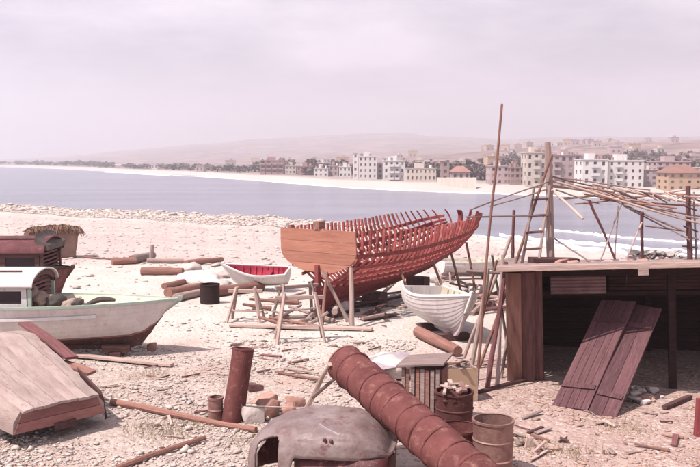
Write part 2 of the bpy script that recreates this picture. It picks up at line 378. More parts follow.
def sea_material():
    m = bpy.data.materials.new('sea_water'); m.use_nodes = True; t = m.node_tree; n = t.nodes; lk = t.links.new; b = n['Principled BSDF']
    b.inputs['Roughness'].default_value = .22; b.inputs['IOR'].default_value = 1.33
    g = n.new('ShaderNodeNewGeometry')
    mp = n.new('ShaderNodeMapping'); mp.inputs['Scale'].default_value = (.22, 1, 1); mp.inputs['Rotation'].default_value = (0, 0, R(-25)); lk(g.outputs['Position'], mp.inputs[0])
    z = n.new('ShaderNodeTexNoise'); z.inputs['Scale'].default_value = .05; z.inputs['Detail'].default_value = 7; lk(mp.outputs[0], z.inputs['Vector'])
    mr = n.new('ShaderNodeMapRange'); mr.inputs[1].default_value = .35; mr.inputs[2].default_value = .65; lk(z.outputs[0], mr.inputs[0])
    x = n.new('ShaderNodeMix'); x.data_type = 'RGBA'; x.inputs[6].default_value = (.20, .20, .245, 1); x.inputs[7].default_value = (.26, .252, .30, 1)
    lk(mr.outputs[0], x.inputs[0]); lk(x.outputs[2], b.inputs['Base Color'])
    z2 = n.new('ShaderNodeTexNoise'); z2.inputs['Scale'].default_value = .3; z2.inputs['Detail'].default_value = 6; z2.inputs['Roughness'].default_value = .65; lk(mp.outputs[0], z2.inputs['Vector'])
    bp = n.new('ShaderNodeBump'); bp.inputs['Strength'].default_value = 1; bp.inputs['Distance'].default_value = 1.4; lk(z2.outputs[0], bp.inputs['Height']); lk(bp.outputs[0], b.inputs['Normal'])
    return m
sr = np.geomspace(55, 6900, 120); sa = np.linspace(-2.1, .85, 160)
SA, SR = np.meshgrid(sa, sr); sv = np.stack([SR * np.sin(SA), SR * np.cos(SA), np.full_like(SR, SEA) + .10 * wob(SR * np.sin(SA), SR * np.cos(SA), 14, 11) * sst(60, 90, SR) * (SR < 400)], -1).reshape(-1, 3)
i2, j2 = np.meshgrid(np.arange(119), np.arange(159), indexing='ij'); q2 = (i2 * 160 + j2).ravel()
sea = put('sea', np_mesh('sea', sv, np.stack([q2, q2 + 160, q2 + 161, q2 + 1], -1), [sea_material()])); sea['kind'] = 'structure'
sea['label'] = 'calm lilac grey sea in the bay'

def foam_material():
    m = bpy.data.materials.new('foam'); m.use_nodes = True; b = m.node_tree.nodes['Principled BSDF']; b.inputs['Base Color'].default_value = (.74, .72, .72, 1); b.inputs['Roughness'].default_value = .9
    return m
FOAM = foam_material()
def foam(pts, w0, w1, seed, hh=.22):
    """a broken ridge of surf following pixel points (photo px, depth)"""
    r = random.Random(seed); b = MB(); P = [Vector(((px - 350) / F * Y, Y, SEA)) for px, Y in pts]; rows = []
    tot = 60
    for i in range(tot + 1):
        u = i / tot * (len(P) - 1); k = min(int(u), len(P) - 2); c = P[k].lerp(P[k + 1], u - k)
        t = (P[k + 1] - P[k]).normalized(); nrm = Vector((-t.y, t.x, 0))
        w = (w0 + (w1 - w0) * i / tot) * r.uniform(.45, 1.15) * (math.sin(PI * i / tot) ** .35 + .02); h = hh * r.uniform(.4, 1.3)
        c = c + nrm * r.uniform(-.25, .25) * w
        rows.append([c - nrm * w + Vector((0, 0, -.12)), c - nrm * w * .4 + Vector((0, 0, h * .8)), c + Vector((0, 0, h)), c + nrm * w * .5 + Vector((0, 0, h * .6)), c + nrm * w + Vector((0, 0, -.12))])
    b.loft(rows, False, False, closed=False)
    me = b.mesh('surf', 'white_trim'); me.materials[0] = FOAM; me.shade_smooth()
    o = put('surf', me); o['kind'] = 'stuff'; o['label'] = 'white breaking surf along the water edge'
foam([(380, 123), (440, 116), (500, 106), (560, 98), (620, 92), (700, 86), (800, 84)], .9, 3.2, 1, .35)
foam([(500, 112), (560, 104), (620, 98), (690, 92), (760, 90)], .8, 2.4, 2, .3)
foam([(540, 122), (600, 113), (650, 106), (720, 100)], .5, 1.4, 3, .25)
foam([(-60, 1650), (60, 980), (160, 600), (250, 428), (330, 320)], 3, 1.6, 4, .3)
foam([(300, 350), (360, 299), (410, 275), (470, 259), (540, 242), (620, 222)], 1.2, 1.4, 5, .3)
foam([(105, 700), (125, 660), (150, 590), (170, 540)], 6, 5, 6, .5)
foam([(120, 158), (200, 150), (290, 140), (370, 127)], .2, .7, 8, .12)

# ------------------------------------------------------------------ far town
def facade_building(name, px0, px1, ytop, Y, st, bays, m, label, cat='building', balc=(), yaw=0., depth=9., roof='flat', shut='far_window', group=None, ww=.42, side=2, parapet=True):
    w = (px1 - px0) / F * Y; X = ((px0 + px1) / 2 - 350) / F * Y
    zt = A(350, ytop, Y).z; base = min(gz(X, Y), gz(X - w / 2, Y), gz(X + w / 2, Y), gz(X, Y + depth)) - .3
    h = zt - base
    root = thing(name, label, cat, T(X, Y, base) @ RZ(yaw), group)
    b = MB(); sh = (h - .3) / st; bw = w / bays; rec = .35
    def face(wid, n, org, dx, nrm):     # wall with real openings on one side; org = left bottom corner
        bw = wid / n; xs = [0]; zs = [0]
        for i in range(n): xs += [bw * (i + .5 - ww / 2), bw * (i + .5 + ww / 2)]
        xs.append(wid)
        for k in range(st): zs += [k * sh + sh * .32 + .3, k * sh + sh * .80 + .3]
        zs.append(h)
        pt = lambda x, z, d=0: tuple(org + dx * x - nrm * d + Vector((0, 0, z)))
        for a in range(len(xs) - 1):
            for c in range(len(zs) - 1):
                x0, x1, z0, z1 = xs[a], xs[a + 1], zs[c], zs[c + 1]
                if a % 2 and c % 2:
                    q = [(x0, z0), (x1, z0), (x1, z1), (x0, z1)]
                    for e in range(4):
                        p, r_ = q[e], q[(e + 1) % 4]; b.add([pt(*p), pt(*r_), pt(*r_, rec), pt(*p, rec)], [(0, 1, 2, 3)])
                else: b.add([pt(x0, z0), pt(x1, z0), pt(x1, z1), pt(x0, z1)], [(0, 1, 2, 3)])
        return xs, zs
    hx, vx = Vector((1, 0, 0)), Vector((0, 1, 0))
    xs, zs = face(w, bays, Vector((-w / 2, 0, 0)), hx, Vector((0, -1, 0)))
    ns = side
    xl, zl = face(depth, ns, Vector((-w / 2, depth, 0)), -vx, Vector((-1, 0, 0)))
    b.add([(w / 2, 0, 0), (w / 2, depth, 0), (w / 2, depth, h), (w / 2, 0, h)], [(0, 1, 2, 3)])
    b.add([(-w / 2, depth, 0), (w / 2, depth, 0), (w / 2, depth, h), (-w / 2, depth, h)], [(0, 1, 2, 3)])
    b.add([(-w / 2, 0, h), (w / 2, 0, h), (w / 2, depth, h), (-w / 2, depth, h)], [(0, 1, 2, 3)])
    me = bpy.data.meshes.new('wall'); me.from_pydata(b.v, [], b.f); me.materials.append(MATS[m])
    local('wall', me, root)
    ow = xs[2] - xs[1]; oh = zs[2] - zs[1]
    pane = MB(); pane.box(-ow / 2 - .04, 0, -.04, ow / 2 + .04, .06, oh + .04); pane.box(-.05, -.05, 0, .05, -.002, oh, 0)
    pme = pane.mesh('window', shut)
    ol = xl[2] - xl[1]; p2 = MB(); p2.box(-ol / 2 - .04, 0, -.04, ol / 2 + .04, .06, oh + .04); p2m = p2.mesh('window', shut)
    pmes = [pme, pme]
    for alt in ('shutter', 'b_stone', 'b_cream'):
        pc = pme.copy(); pc.materials[0] = MATS[alt]; pmes.append(pc)
    brnd = random.Random(int(px0 * 10))
    bal = MB(); bwid = bw * .86
    bal.box(-bwid / 2, -1.1, -.18, bwid / 2, .0, -.02); bal.box(-bwid / 2, -1.1, -.02, bwid / 2, -1.0, sh * .28); bal.box(-bwid / 2, -.998, -.02, -bwid / 2 + .1, .0, sh * .28); bal.box(bwid / 2 - .1, -.998, -.02, bwid / 2, .0, sh * .28)
    bme = bal.mesh('balcony', m)
    for k in range(st):
        for i in range(bays):
            local('window', brnd.choice(pmes), root, T(-w / 2 + bw * (i + .5), rec - .08, zs[1 + 2 * k]))
            if i in balc: local('balcony', bme, root, T(-w / 2 + bw * (i + .5), -.004, k * sh + sh * .28 + .12))
        for i in range(ns):
            local('window', p2m, root, T(-w / 2 + rec - .08, depth / ns * (i + .5), zs[1 + 2 * k]) @ RZ(-PI / 2))
    rb = MB()
    if roof == 'flat':
        rb.box(-w / 2 - .2, -.2, h, w / 2 + .2, depth + .2, h + .22)
        ro = local('roof', rb.mesh('roof', m), root)
        if parapet:
            r2 = MB(); r2.box(-w * .18, depth * .35, h + .22, w * .12, depth * .75, h + 1.9); local('stair_head', r2.mesh('stair_head', m), ro)
            for q_ in range(brnd.randint(1, 3)):
                tx, ty = brnd.uniform(-.42, .42) * w, brnd.uniform(.5, depth * .3); tk = MB(); tr_ = brnd.uniform(.35, .6)
                tk.loft([[(tx + tr_ * math.cos(k_ * PI / 4), ty + tr_ * math.sin(k_ * PI / 4), z_) for k_ in range(8)] for z_ in (h + .22, h + .22 + tr_ * 2)]); local('water_tank', tk.mesh('water_tank', brnd.choice(['b_white', 'b_red', 'b_stone'])), ro)
            for q_ in range(brnd.randint(0, 2)):
                tx = brnd.uniform(-.45, .45) * w; hh_ = brnd.uniform(1.5, 3); tk = MB(); tk.box(tx - .05, depth * .5, h + .22, tx + .05, depth * .5 + .1, h + .22 + hh_); local('aerial', tk.mesh('aerial', 'b_stone'), ro)
    else:
        e = .5; pk = 2.2
        rb.add([(-w / 2 - e, -e, h), (w / 2 + e, -e, h), (w / 2 + e, depth + e, h), (-w / 2 - e, depth + e, h), (-w * .2, depth / 2, h + pk), (w * .2, depth / 2, h + pk)], [(0, 1, 5, 4), (1, 2, 5), (2, 3, 4, 5), (3, 0, 4), (3, 2, 1, 0)])
        local('roof', rb.mesh('roof', 'rooftile'), root)
    return root
FB = facade_building
FB('apartment_block', 260, 284, 160.5, 452, 3, 4, 'b_red', 'reddish four bay block with balconies, leftmost of the shore town', balc=(0, 1, 2, 3), ww=.55)
FB('house', 285.5, 296, 166, 446, 2, 3, 'b_cream', 'narrow cream house right beside the reddish balcony block')
FB('house', 297, 313, 166.5, 425, 2, 4, 'b_red', 'low brick red house between cream house and white houses', balc=(1, 2))
FB('house', 314, 328, 168.5, 385, 2, 3, 'b_white', 'low white house right of the brick red house')
FB('house', 329, 338, 166, 392, 2, 2, 'b_pink', 'slim pink grey house between two low white houses')
FB('house', 339, 351, 167, 365, 2, 3, 'b_white', 'small white house left of the tall white tower block')
FB('tower_house', 353, 358, 153, 338, 4, 1, 'b_white', 'slender white stair tower attached to four storey block', cat='tower', depth=5, side=1, parapet=False)
FB('apartment_block', 358.6, 377, 156.5, 338, 4, 4, 'b_white', 'white four storey block beside the slender stair tower', ww=.36)
FB('apartment_block', 377.5, 383, 164, 345, 3, 1, 'b_pink', 'narrow pinkish infill house between two white blocks', side=1, parapet=False)
FB('apartment_block', 383.5, 405, 161, 322, 3, 4, 'b_white', 'white three storey block with dark windows left of the long house', ww=.4, balc=(1, 2))
FB('long_house', 406, 436, 168.5, 305, 2, 7, 'b_cream', 'long low cream house near the ruined brown tower', ww=.35)
FB('stone_tower', 441, 449, 161.5, 300, 3, 1, 'b_stone', 'squat brown stone tower above the pale sea wall', cat='tower', depth=5, side=1, parapet=False)
FB('house', 452, 470, 172, 318, 1, 3, 'b_pink', 'low pink house among dark trees right of the stone tower', roof='hip')
FB('apartment_block', 490, 509, 166.5, 272, 3, 3, 'b_pink', 'pinkish three storey block behind the leaning mast')
FB('apartment_block', 510, 524.5, 167.5, 268, 3, 3, 'b_stone', 'brownish block with deep loggias left of the cream block', ww=.6)
FB('apartment_block', 526, 546, 153, 262, 4, 3, 'b_cream', 'tall cream block behind the top of the shed post', balc=(1,), ww=.4)
FB('apartment_block', 553, 580, 155.5, 262, 4, 4, 'b_pink', 'tall pink block with loggias left of the bright white block', ww=.52, balc=(0, 3))
FB('apartment_block', 582, 607, 160, 242, 4, 3, 'b_white', 'bright white block, left wing of the pair', balc=(1,), ww=.36)
FB('apartment_block', 607.6, 643, 160.8, 243.5, 4, 5, 'b_white', 'bright white block, right wing of the pair', balc=(1,), ww=.34)
FB('apartment_block', 643.5, 657, 170, 248, 3, 2, 'b_pink', 'low pink house tucked against the white block right wing', ww=.5)
FB('apartment_block', 656, 690, 162, 272, 4, 5, 'b_pink', 'wide pink block behind the ochre villa', ww=.45, balc=(0, 2))
FB('villa', 668, 702, 173, 225, 3, 4, 'b_ochre', 'ochre villa with a hipped tile roof', roof='hip', ww=.34)
FB('villa', 706, 730, 168, 230, 3, 3, 'b_cream', 'cream house just right of the ochre villa', ww=.36)
FB('warehouse', 68.5, 84, 161.8, 1150, 1, 4, 'b_white', 'long white shore building on the far left coast', parapet=False)
FB('house', 37, 46, 164, 1330, 1, 2, 'b_white', 'tiny white house at the far left end of the coast', parapet=False)
FB('house', 122, 129, 164.2, 860, 1, 2, 'b_cream', 'tiny cream house on the coast left of the brick houses', parapet=False)
FB('house', 152, 158, 164.6, 690, 1, 2, 'b_white', 'tiny white cottage on the bare stretch of the far coast', parapet=False)
FB('house', 196, 204, 166.3, 560, 1, 2, 'b_pink', 'tiny pink cottage among the far shore trees', parapet=False)
# white sea wall
sw = thing('sea_wall', 'long pale wall along the far beach', 'wall')
for i in range(9):
    p, r_ = A(437 + i * 4.4, 183, 283 - i * 1.6), A(437 + (i + 1) * 4.4 - .1, 183, 283 - (i + 1) * 1.6)
    b = MB(); z0 = min(gz(p.x, p.y), gz(r_.x, r_.y)) - .3; zt = A(440, 177.5 + (i % 2) * .15, p.y).z
    b.loft([[(p.x, p.y, z0), (r_.x, r_.y, z0), (r_.x, r_.y + .5, z0), (p.x, p.y + .5, z0)], [(p.x, p.y, zt), (r_.x, r_.y, zt), (r_.x, r_.y + .5, zt), (p.x, p.y + .5, zt)]])
    put('wall_panel', b.mesh('wall_panel', 'b_cream'), sw)

# hillside houses (a few pixels each)
hm = []
for k, m in enumerate(('b_cream', 'b_pink', 'b_ochre')):
    b = MB(); w, d, h = (8 + k * 2, 7, 4.5 + 1.5 * k); b.box(-w / 2, 0, -1.5, w / 2, d, h); b.box(-w / 2 - .3, -.3, h, w / 2 + .3, d + .3, h + .35); b.box(-1, 2, h + .35, 2, 5, h + 2)
    b.box(-w * .3, -.08, 1, -w * .3 + 1.4, -.003, 3.2, 1); b.box(w * .15, -.08, 1, w * .15 + 1.4, -.003, 3.2, 1)
    hm.append(b.mesh('hill_house', [m, 'window_glass']))
for i in range(48):
    px = random.choice([random.uniform(480, 705), random.uniform(380, 705), random.uniform(230, 700)]); Y = random.uniform(520, 1350)
    X = (px - 350) / F * Y; o = put('hill_house', hm[i % 3], None, T(X, Y, gz(X, Y)) @ RZ(random.uniform(-.5, .5)))
    tag(o, 'tiny pale house scattered on the hazy hillside behind the town', 'house', 'houses on the hillside')

# far trees
def far_tree_mesh(seed, m='leaf_dark'):
    r = np.random.default_rng(seed); n = 260; cen = r.normal(0, 1, (7, 3)) * [1.1, 1.1, .7] + [0, 0, 3.6]
    c = cen[r.integers(0, 7, n)] + r.normal(0, .55, (n, 3)); s = r.uniform(.25, .5, n)
    u = r.normal(0, 1, (n, 3)); u /= np.linalg.norm(u, axis=1)[:, None]; v = np.cross(u, r.normal(0, 1, (n, 3))); v /= np.linalg.norm(v, axis=1)[:, None]
    u *= s[:, None]; v *= s[:, None]
    VV = np.stack([c - u - v, c + u - v, c + u + v, c - u + v], 1).reshape(-1, 3)
    return np_mesh('crown', VV, np.arange(4 * n).reshape(-1, 4), [MATS[m]], smooth=False)
crowns = [far_tree_mesh(s) for s in range(5)]
tb = MB(); tb.loft([[(.25 * (1 - .15 * i) * math.cos(k * PI / 3), .25 * (1 - .15 * i) * math.sin(k * PI / 3), -.3 + i * 1.1) for k in range(6)] for i in range(4)]); trunk_me = tb.mesh('trunk', 'bark')
def far_tree(px, Y, s, label, group, fat=1.):
    X = (px - 350) / F * Y
    M = T(X, Y, gz(X, Y)) @ RZ(random.uniform(0, 6)) @ Matrix.Diagonal((s * fat * random.uniform(.9, 1.3), s * fat * random.uniform(.9, 1.3), s * random.uniform(.75, 1.1), 1))
    t = thing('far_tree', label, 'tree', M, group); c = random.choice(crowns)
    local('crown', c, t); local('trunk', trunk_me, t)
def belt(n, a, b_, extra0, extra1, s0, s1, label, group):
    for i in range(n):
        px = random.uniform(a, b_); Yf = float(np.interp(th(px), fx, fy)); far_tree(px, Yf + random.uniform(extra0, extra1), random.uniform(s0, s1), label, group, 1.9 if px < 260 else 1.2)
belt(90, -10, 110, 60, 300, .6, 1.2, 'dark tree in the low belt on the far left coast', 'trees along the far left coast')
belt(80, 100, 260, 40, 160, .45, .9, 'small dark tree behind the bare middle stretch of far beach', 'trees along the middle of the far coast')
belt(40, 260, 440, 80, 180, .9, 1.4, 'dark tree behind the white shore houses', 'trees behind the shore houses')
belt(34, 436, 492, 55, 110, .8, 1.25, 'dark tree in the clump right of the stone tower', 'trees right of the stone tower')
belt(150, 490, 708, 110, 420, .9, 1.6, 'dark tree on the slope behind the apartment blocks', 'trees behind the apartment blocks')

# ------------------------------------------------------------------ boat builder
def lerp(a, b, t): return a + (b - a) * t
def hull_surface(Lh, beam, sheer, keel, shape, rake, n=22, m=10):
    """returns fn(t, s, side, inset) -> local point; X runs to the bow"""
    def fn(t, s, side, inset=0.):
        B = max(beam(t) - inset, .004); K = keel(t) + inset; Sh = sheer(t)
        y = B * shape(t, s); z = K + (Sh - K) * zc(t, s); x = Lh * t + rake(t, s)
        return (x, side * y, z)
    def zc(t, s): return s ** lerp(1.5, 1.05, t ** 2)
    return fn
def shell(fn, s0, s1, t0, t1, thick, mats, name, n=22, m=8, smooth=True, mfun=None, lap=.0):
    b = MB(); sides = (-1, 1)
    for sd_ in sides:
        def grid(ins): return [[fn(lerp(t0, t1, i / n), lerp(s0, s1, j / m), sd_, ins) for j in range(m + 1)] for i in range(n + 1)]
        o, inn = grid(0), grid(thick)
        low = grid(-lap) if lap else o
        for i in range(n):
            for j in range(m):
                mi = mfun(lerp(s0, s1, (j + .5) / m)) if mfun else 0
                b.add([low[i][j], low[i + 1][j], o[i + 1][j + 1], o[i][j + 1]], [(0, 1, 2, 3)], mi)
                b.add([inn[i][j], inn[i][j + 1], inn[i + 1][j + 1], inn[i + 1][j]], [(0, 1, 2, 3)], len(mats) - 1 if isinstance(mats, list) else 0)
            b.add([o[i][m], o[i + 1][m], inn[i + 1][m], inn[i][m]], [(0, 1, 2, 3)], mfun(1) if mfun else 0)
        if t0 > 0.001 or True:
            for i in (0, n):
                for j in range(m): b.add([o[i][j], o[i][j + 1], inn[i][j + 1], inn[i][j]], [(0, 1, 2, 3)])
    me = bpy.data.meshes.new(name); me.from_pydata(b.v, [], b.f)
    for mm in (mats if isinstance(mats, list) else [mats]): me.materials.append(MATS[mm])
    me.polygons.foreach_set('material_index', b.m)
    bm = bmesh.new(); bm.from_mesh(me); bmesh.ops.remove_doubles(bm, verts=bm.verts, dist=.0008); bmesh.ops.recalc_face_normals(bm, faces=bm.faces); bm.to_mesh(me); bm.free()
    me.shade_smooth(); me.set_sharp_from_angle(angle=R(40)); return me
def strip_along(fn, s, side, t0, t1, w, h, m, name, n=26, out=.01):
    """a rail following the hull at height s"""
    b = MB(); rings = []
    for i in range(n + 1):
        p = Vector(fn(lerp(t0, t1, i / n), s, side)); o = Vector((0, side, 0))
        a = p + o * (out + w / 2); rings.append([a + Vector((0, -w / 2 * side, -h / 2)), a + Vector((0, w / 2 * side, -h / 2)), a + Vector((0, w / 2 * side, h / 2)), a + Vector((0, -w / 2 * side, h / 2))])
    b.loft(rings); return b.mesh(name, m, True)
def section_poly(fn, t, s0, s1, x0, x1, m, name, inset=0, n=10):
    """bulkhead or transom filling a section"""
    pts = [fn(t, lerp(s0, s1, j / n), -1, inset) for j in range(n + 1)] + [fn(t, lerp(s1, s0, j / n), 1, inset) for j in range(n + 1)]
    r = [[(x0 + 0 * p[0], p[1], p[2]) for p in pts], [(x1, p[1], p[2]) for p in pts]]
    b = MB(); b.loft(r); return b.mesh(name, m)

# ------------------------------------------------------------------ the boat on the stocks
P_s = Vector((-.86, 23.9, 0)); P_b = Vector((3.78, 30.7, 0)); yaw = math.atan2(P_b.y - P_s.y, P_b.x - P_s.x); LB = (P_b - P_s).length
ub = thing('unfinished_boat', 'half built wooden boat with red frames and an orange brown transom on stocks', 'boat', T(P_s.x, P_s.y, 0) @ RZ(yaw))
def ub_beam(t): return 1.30 + .50 * math.sin(PI * min(t / .95, 1) ** .9) if t < .55 else lerp(.12, 1.80, max(0, 1 - ((t - .55) / .45) ** 3.4) ** .45)
def ub_sheer(t): return 2.55 - .10 * math.sin(PI * t) + .14 * t ** 2.2
def ub_keel(t): return .38 + .70 * t ** 1.25 + (0 if t < .72 else .75 * ((t - .72) / .28) ** 2.2)
def ub_shape(t, s):
    st = float(sst(.30, .80, np.float64(s))) * .93 + .05 * s + .02; md = 1 - max(0., 1 - s) ** 1.9; bw = s ** .78
    if t < .45: k = (t / .45) ** .8; return lerp(st, md, k)
    k = ((t - .45) / .55) ** 1.5; return lerp(md, bw, k)
def ub_rake(t, s): return (.55 * (1 - max(0, 1 - s) ** 2.2) - .20 * s ** 5) * max(0, (t - .6) / .4) ** 1.6
ubf = hull_surface(LB, ub_beam, ub_sheer, ub_keel, ub_shape, ub_rake)
# planked bottom: strakes
for k in range(4):
    for sd_ in (-1, 1):
        b = MB(); s0, s1 = .02 + k * .085, .02 + (k + 1) * .085 - .006; n = 24; ra = []
        for i in range(n + 1):
            t = lerp(.0, .985, i / n); p0, p1 = Vector(ubf(t, s0, sd_)), Vector(ubf(t, s1, sd_)); q0, q1 = Vector(ubf(t, s0, sd_, .035)), Vector(ubf(t, s1, sd_, .035))
            ra.append([p0, p1, q1, q0])
        b.loft(ra); local('strake', b.mesh('strake', 'red_lead_dark'), ub)
# frames
nf = 36
for i in range(nf):
    t = .03 + .962 * (i / (nf - 1)) ** .92
    for sd_ in (-1, 1):
        b = MB(); rings = []; top = 1 + random.uniform(-.008, .012); w = .026; slant = 0 if t < .6 else .0
        for j in range(13):
            s = lerp(.06, top, j / 12); p = Vector(ubf(t, s, sd_, .037)); q = Vector(ubf(t, s, sd_, .037)); inw = Vector((0, -sd_ * .07, .015)) if t < .8 else Vector((-.04, -sd_ * .06, .015))
            rings.append([p + Vector((-w, 0, 0)), p + Vector((w, 0, 0)), p + inw + Vector((w, 0, 0)), p + inw + Vector((-w, 0, 0))])
        b.loft(rings); local('frame', b.mesh('frame', 'red_lead'), ub)
for s, w, h in ((.44, .045, .08), (.54, .045, .08), (.64, .045, .09), (.77, .05, .11)):
    for sd_ in (-1, 1): local('stringer', strip_along(ubf, s, sd_, .0, .985, w, h, 'red_lead', 'stringer', out=-.03), ub)
for s in (.66,):     # ceiling planks inside
    for sd_ in (-1, 1): local('ceiling_plank', strip_along(ubf, s, sd_, .05, .93, .03, .15, 'red_lead_dark', 'ceiling_plank', out=-.20), ub)
# keel, stem, sternpost
b = MB(); rings = []
for i in range(25):
    t = i / 24; x, _, z = ubf(t, 0, 1); rings.append([(x, -.06, z - .12), (x, .06, z - .12), (x, .06, z + .06), (x, -.06, z + .06)])
b.loft(rings); local('keel', b.mesh('keel', 'red_lead_dark'), ub)
b = MB(); rings = []
for i in range(11):
    s = lerp(-.02, 1.0, i / 10); p = ubf(1, max(s, 0), 1); x, z = p[0], p[2] + (s - 1) * 2 * (s > 1)
    rings.append([(x - .06, -.07, z), (x + .13, -.05, z - .02), (x + .13, .05, z - .02), (x - .06, .07, z)])
b.loft(rings); local('stem', b.mesh('stem', 'red_lead'), ub)
b = MB(); b.box(-.16, -.06, .27, -.02, .06, 1.55); local('sternpost', b.mesh('sternpost', 'red_lead_dark'), ub)
# transom planks
def tr_half(z):      # half width of the transom against height
    u = (z - 1.34) / (2.56 - 1.34); return 1.315 * (max(0, 1 - (1 - min(1, u * 1.55 + .16)) ** 2.6)) * (1 - .035 * max(0, u - .7))
tr = thing('unused', '', '')  if False else None
zz = [1.34, 1.60, 1.90, 2.22, 2.555]
for k in range(4):
    b = MB(); pts = []; g = .004
    zs_ = [lerp(zz[k] + g, zz[k + 1] - g, j / 6) for j in range(7)]
    pts = [(tr_half(z), z) for z in zs_] + [(-tr_half(z), z) for z in zs_[::-1]]
    rk = lambda z: -.02 - .05 * (z - 1.34)
    dx = random.uniform(0, .008)
    b.loft([[(rk(z) - .05 - dx, y, z) for y, z in pts], [(rk(z), y, z) for y, z in pts]])
    local('transom_plank', b.mesh('transom_plank', 'transom_wood'), ub)
b = MB(); b.box(-.17, -.10, 2.57, .12, .10, 2.78); local('rudder_head', b.mesh('rudder_head', 'wood_brown'), ub)
b = MB(); b.box(-.12, .95, 2.562, .06, 1.05, 2.64); local('cleat', b.mesh('cleat', 'wood_brown'), ub)
# keel blocks, shores and timber below
for i, (t, l) in enumerate(((.05, 'keel block under the stern of the half built boat'), (.35, 'keel block under the middle of the half built boat'), (.68, 'keel block under the bow of the half built boat'))):
    p = RM[ub] @ Vector((t * LB, 0, 0)); b = MB(); b.box(-.2, -.35, -.03, .2, .35, ub_keel(t) - .15)
    tag(put('keel_block', b.mesh('keel_block', 'wood_dark'), None, T(p.x, p.y, gz(p.x, p.y)) @ RZ(yaw)), l, 'block', 'keel blocks')
def stick(name, p0, p1, r, m, label, cat, group=None, n=8): 
    return tag(pole(name, p0, p1, r, r * .8, m, None, n=n), label, cat, group)
def hullpt(t, s, sd_): return RM[ub] @ Vector(ubf(t, s, sd_))
def gp(px, py):   # ground point under a pixel, on the real terrain
    p = G(px, py)
    for _ in range(4): p = G(px, py, gz(p.x, p.y))
    return p
q = RM[ub] @ Vector((-.04, -1.12, 1.55)); stick('shore', gp(352, 328), q + Vector((-.02, -.12, 0)), .07, 'wood_pale', 'pale upright prop under the right corner of the transom', 'prop')
q = RM[ub] @ Vector((-.1, -.1, 1.5)); stick('shore', gp(349, 322), A(322, 271, 23.4), .055, 'wood_pale', 'slanting pale prop crossing under the middle of the transom', 'prop')
stick('shore', gp(322, 325), A(327, 272, 23.3), .05, 'wood_brown', 'short brown prop under the middle of the transom', 'prop')
for t, dx, dy in ((.30, .9, -.8), (.5, 1.0, -.7), (.66, .8, -.6), (.82, .7, -.4)):
    h_ = hullpt(t, .50, -1); e = Vector((h_.x + dx * .55, h_.y + dy * .55, 0)); e.z = gz(e.x, e.y)
    stick('shore', e, h_ + Vector((.05, -.05, 0)), .05, 'wood_brown', 'slanting shore leaning on the near side of the half built boat', 'prop', 'shores along the half built boat')
random.seed(21)
for i in range(34):
    px, py = random.uniform(318, 462), random.uniform(292, 324); py -= max(0, (px - 380)) * .22
    c = gp(px, py); a = random.gauss(yaw, .55); l = random.uniform(.8, 2.6); dz = .06 + .22 * random.random() * (i % 3 > 0)
    d = Vector((math.cos(a), math.sin(a), 0)) * l / 2
    m = random.choice(['wood_brown', 'wood_dark', 'wood_pale', 'wood_grey', 'wood_dark'])
    if i % 2: o = plank('timber', c - d + Vector((0, 0, dz)), c + d + Vector((0, 0, dz + random.uniform(-.03, .1))), random.uniform(.1, .22), .05, m)
    else: o = pole('timber', c - d + Vector((0, 0, dz)), c + d + Vector((0, 0, dz + random.uniform(-.03, .1))), random.uniform(.04, .1), .05, m)
    tag(o, 'loose timber in the heap under the half built boat', 'timber', 'timber heaped under the half built boat')

# ------------------------------------------------------------------ trestles
def trestle(cx, cy, L_, h, ang, label, m='wood_pale', sp=.32, lean=0):
    M = T(cx, cy, gz(cx, cy)) @ RZ(ang); t = thing('trestle', label, 'trestle', M, 'trestles behind the transom')
    w = lambda x, y, z: M @ Vector((x, y, z))
    plank('beam', w(-L_ / 2 - .1, 0, h), w(L_ / 2 + .1, 0, h - lean), .12, .09, m, t)
    for sx in (-1, 1):
        for sy in (-1, 1):
            plank('leg', w(sx * (L_ / 2 + .10), sy * sp, -.02), w(sx * (L_ / 2 - .12), sy * .05, h + .10), .075, .055, m, t)
        plank('brace', w(sx * (L_ / 2 + .04), -sp * .75, h * .32), w(sx * (L_ / 2 + .04), sp * .75, h * .32), .07, .04, m, t)
    plank('stretcher', w(-L_ / 2 - .05, -sp * .62, h * .38), w(L_ / 2 + .05, -sp * .62, h * .38), .08, .035, m, t)
    return t
p = gp(300, 341); trestle(p.x, p.y, 1.0, 1.10, R(8), 'tall pale trestle in front of the transom, nearest of the trestles')
p = gp(246, 321); trestle(p.x, p.y, .75, .85, R(-6), 'low pale trestle left of the transom below the red dinghy')
p = gp(297, 322); trestle(p.x, p.y, 1.1, 1.0, R(30), 'brownish trestle half hidden under the transom left corner', 'wood_grey')
p = gp(322, 322); 
stick('pole', gp(238, 326), A(243, 250, 22.8), .035, 'wood_grey', 'thin grey pole standing left of the transom', 'pole') if False else None
plank_o = plank('plank', gp(230, 327) + Vector((0, 0, .06)), gp(372, 331) + Vector((0, 0, .06)), .22, .07, 'wood_pale'); tag(plank_o, 'long pale plank lying across under the transom', 'plank')
random.seed(5)
for i in range(12):
    c = gp(random.uniform(255, 345), random.uniform(298, 328)); a = random.uniform(0, PI); l = random.uniform(.6, 1.7); d = Vector((math.cos(a), math.sin(a), 0)) * l / 2
    tag(pole('timber', c - d + Vector((0, 0, .07)), c + d + Vector((0, 0, random.uniform(.07, .4))), random.uniform(.035, .08), .04, random.choice(['wood_pale', 'wood_grey', 'wood_brown'])), 'offcut lying among the trestles behind the transom', 'timber', 'offcuts among the trestles')
lm = lump_mesh(.45, .4, .32, 'cloth_pale', 3, .35, 1.5, 3, .5, 'sack')
p = gp(335, 312); tag(put('sack', lm, None, T(p.x, p.y, p.z + .12)), 'pale crumpled sack behind the trestles', 'sack')

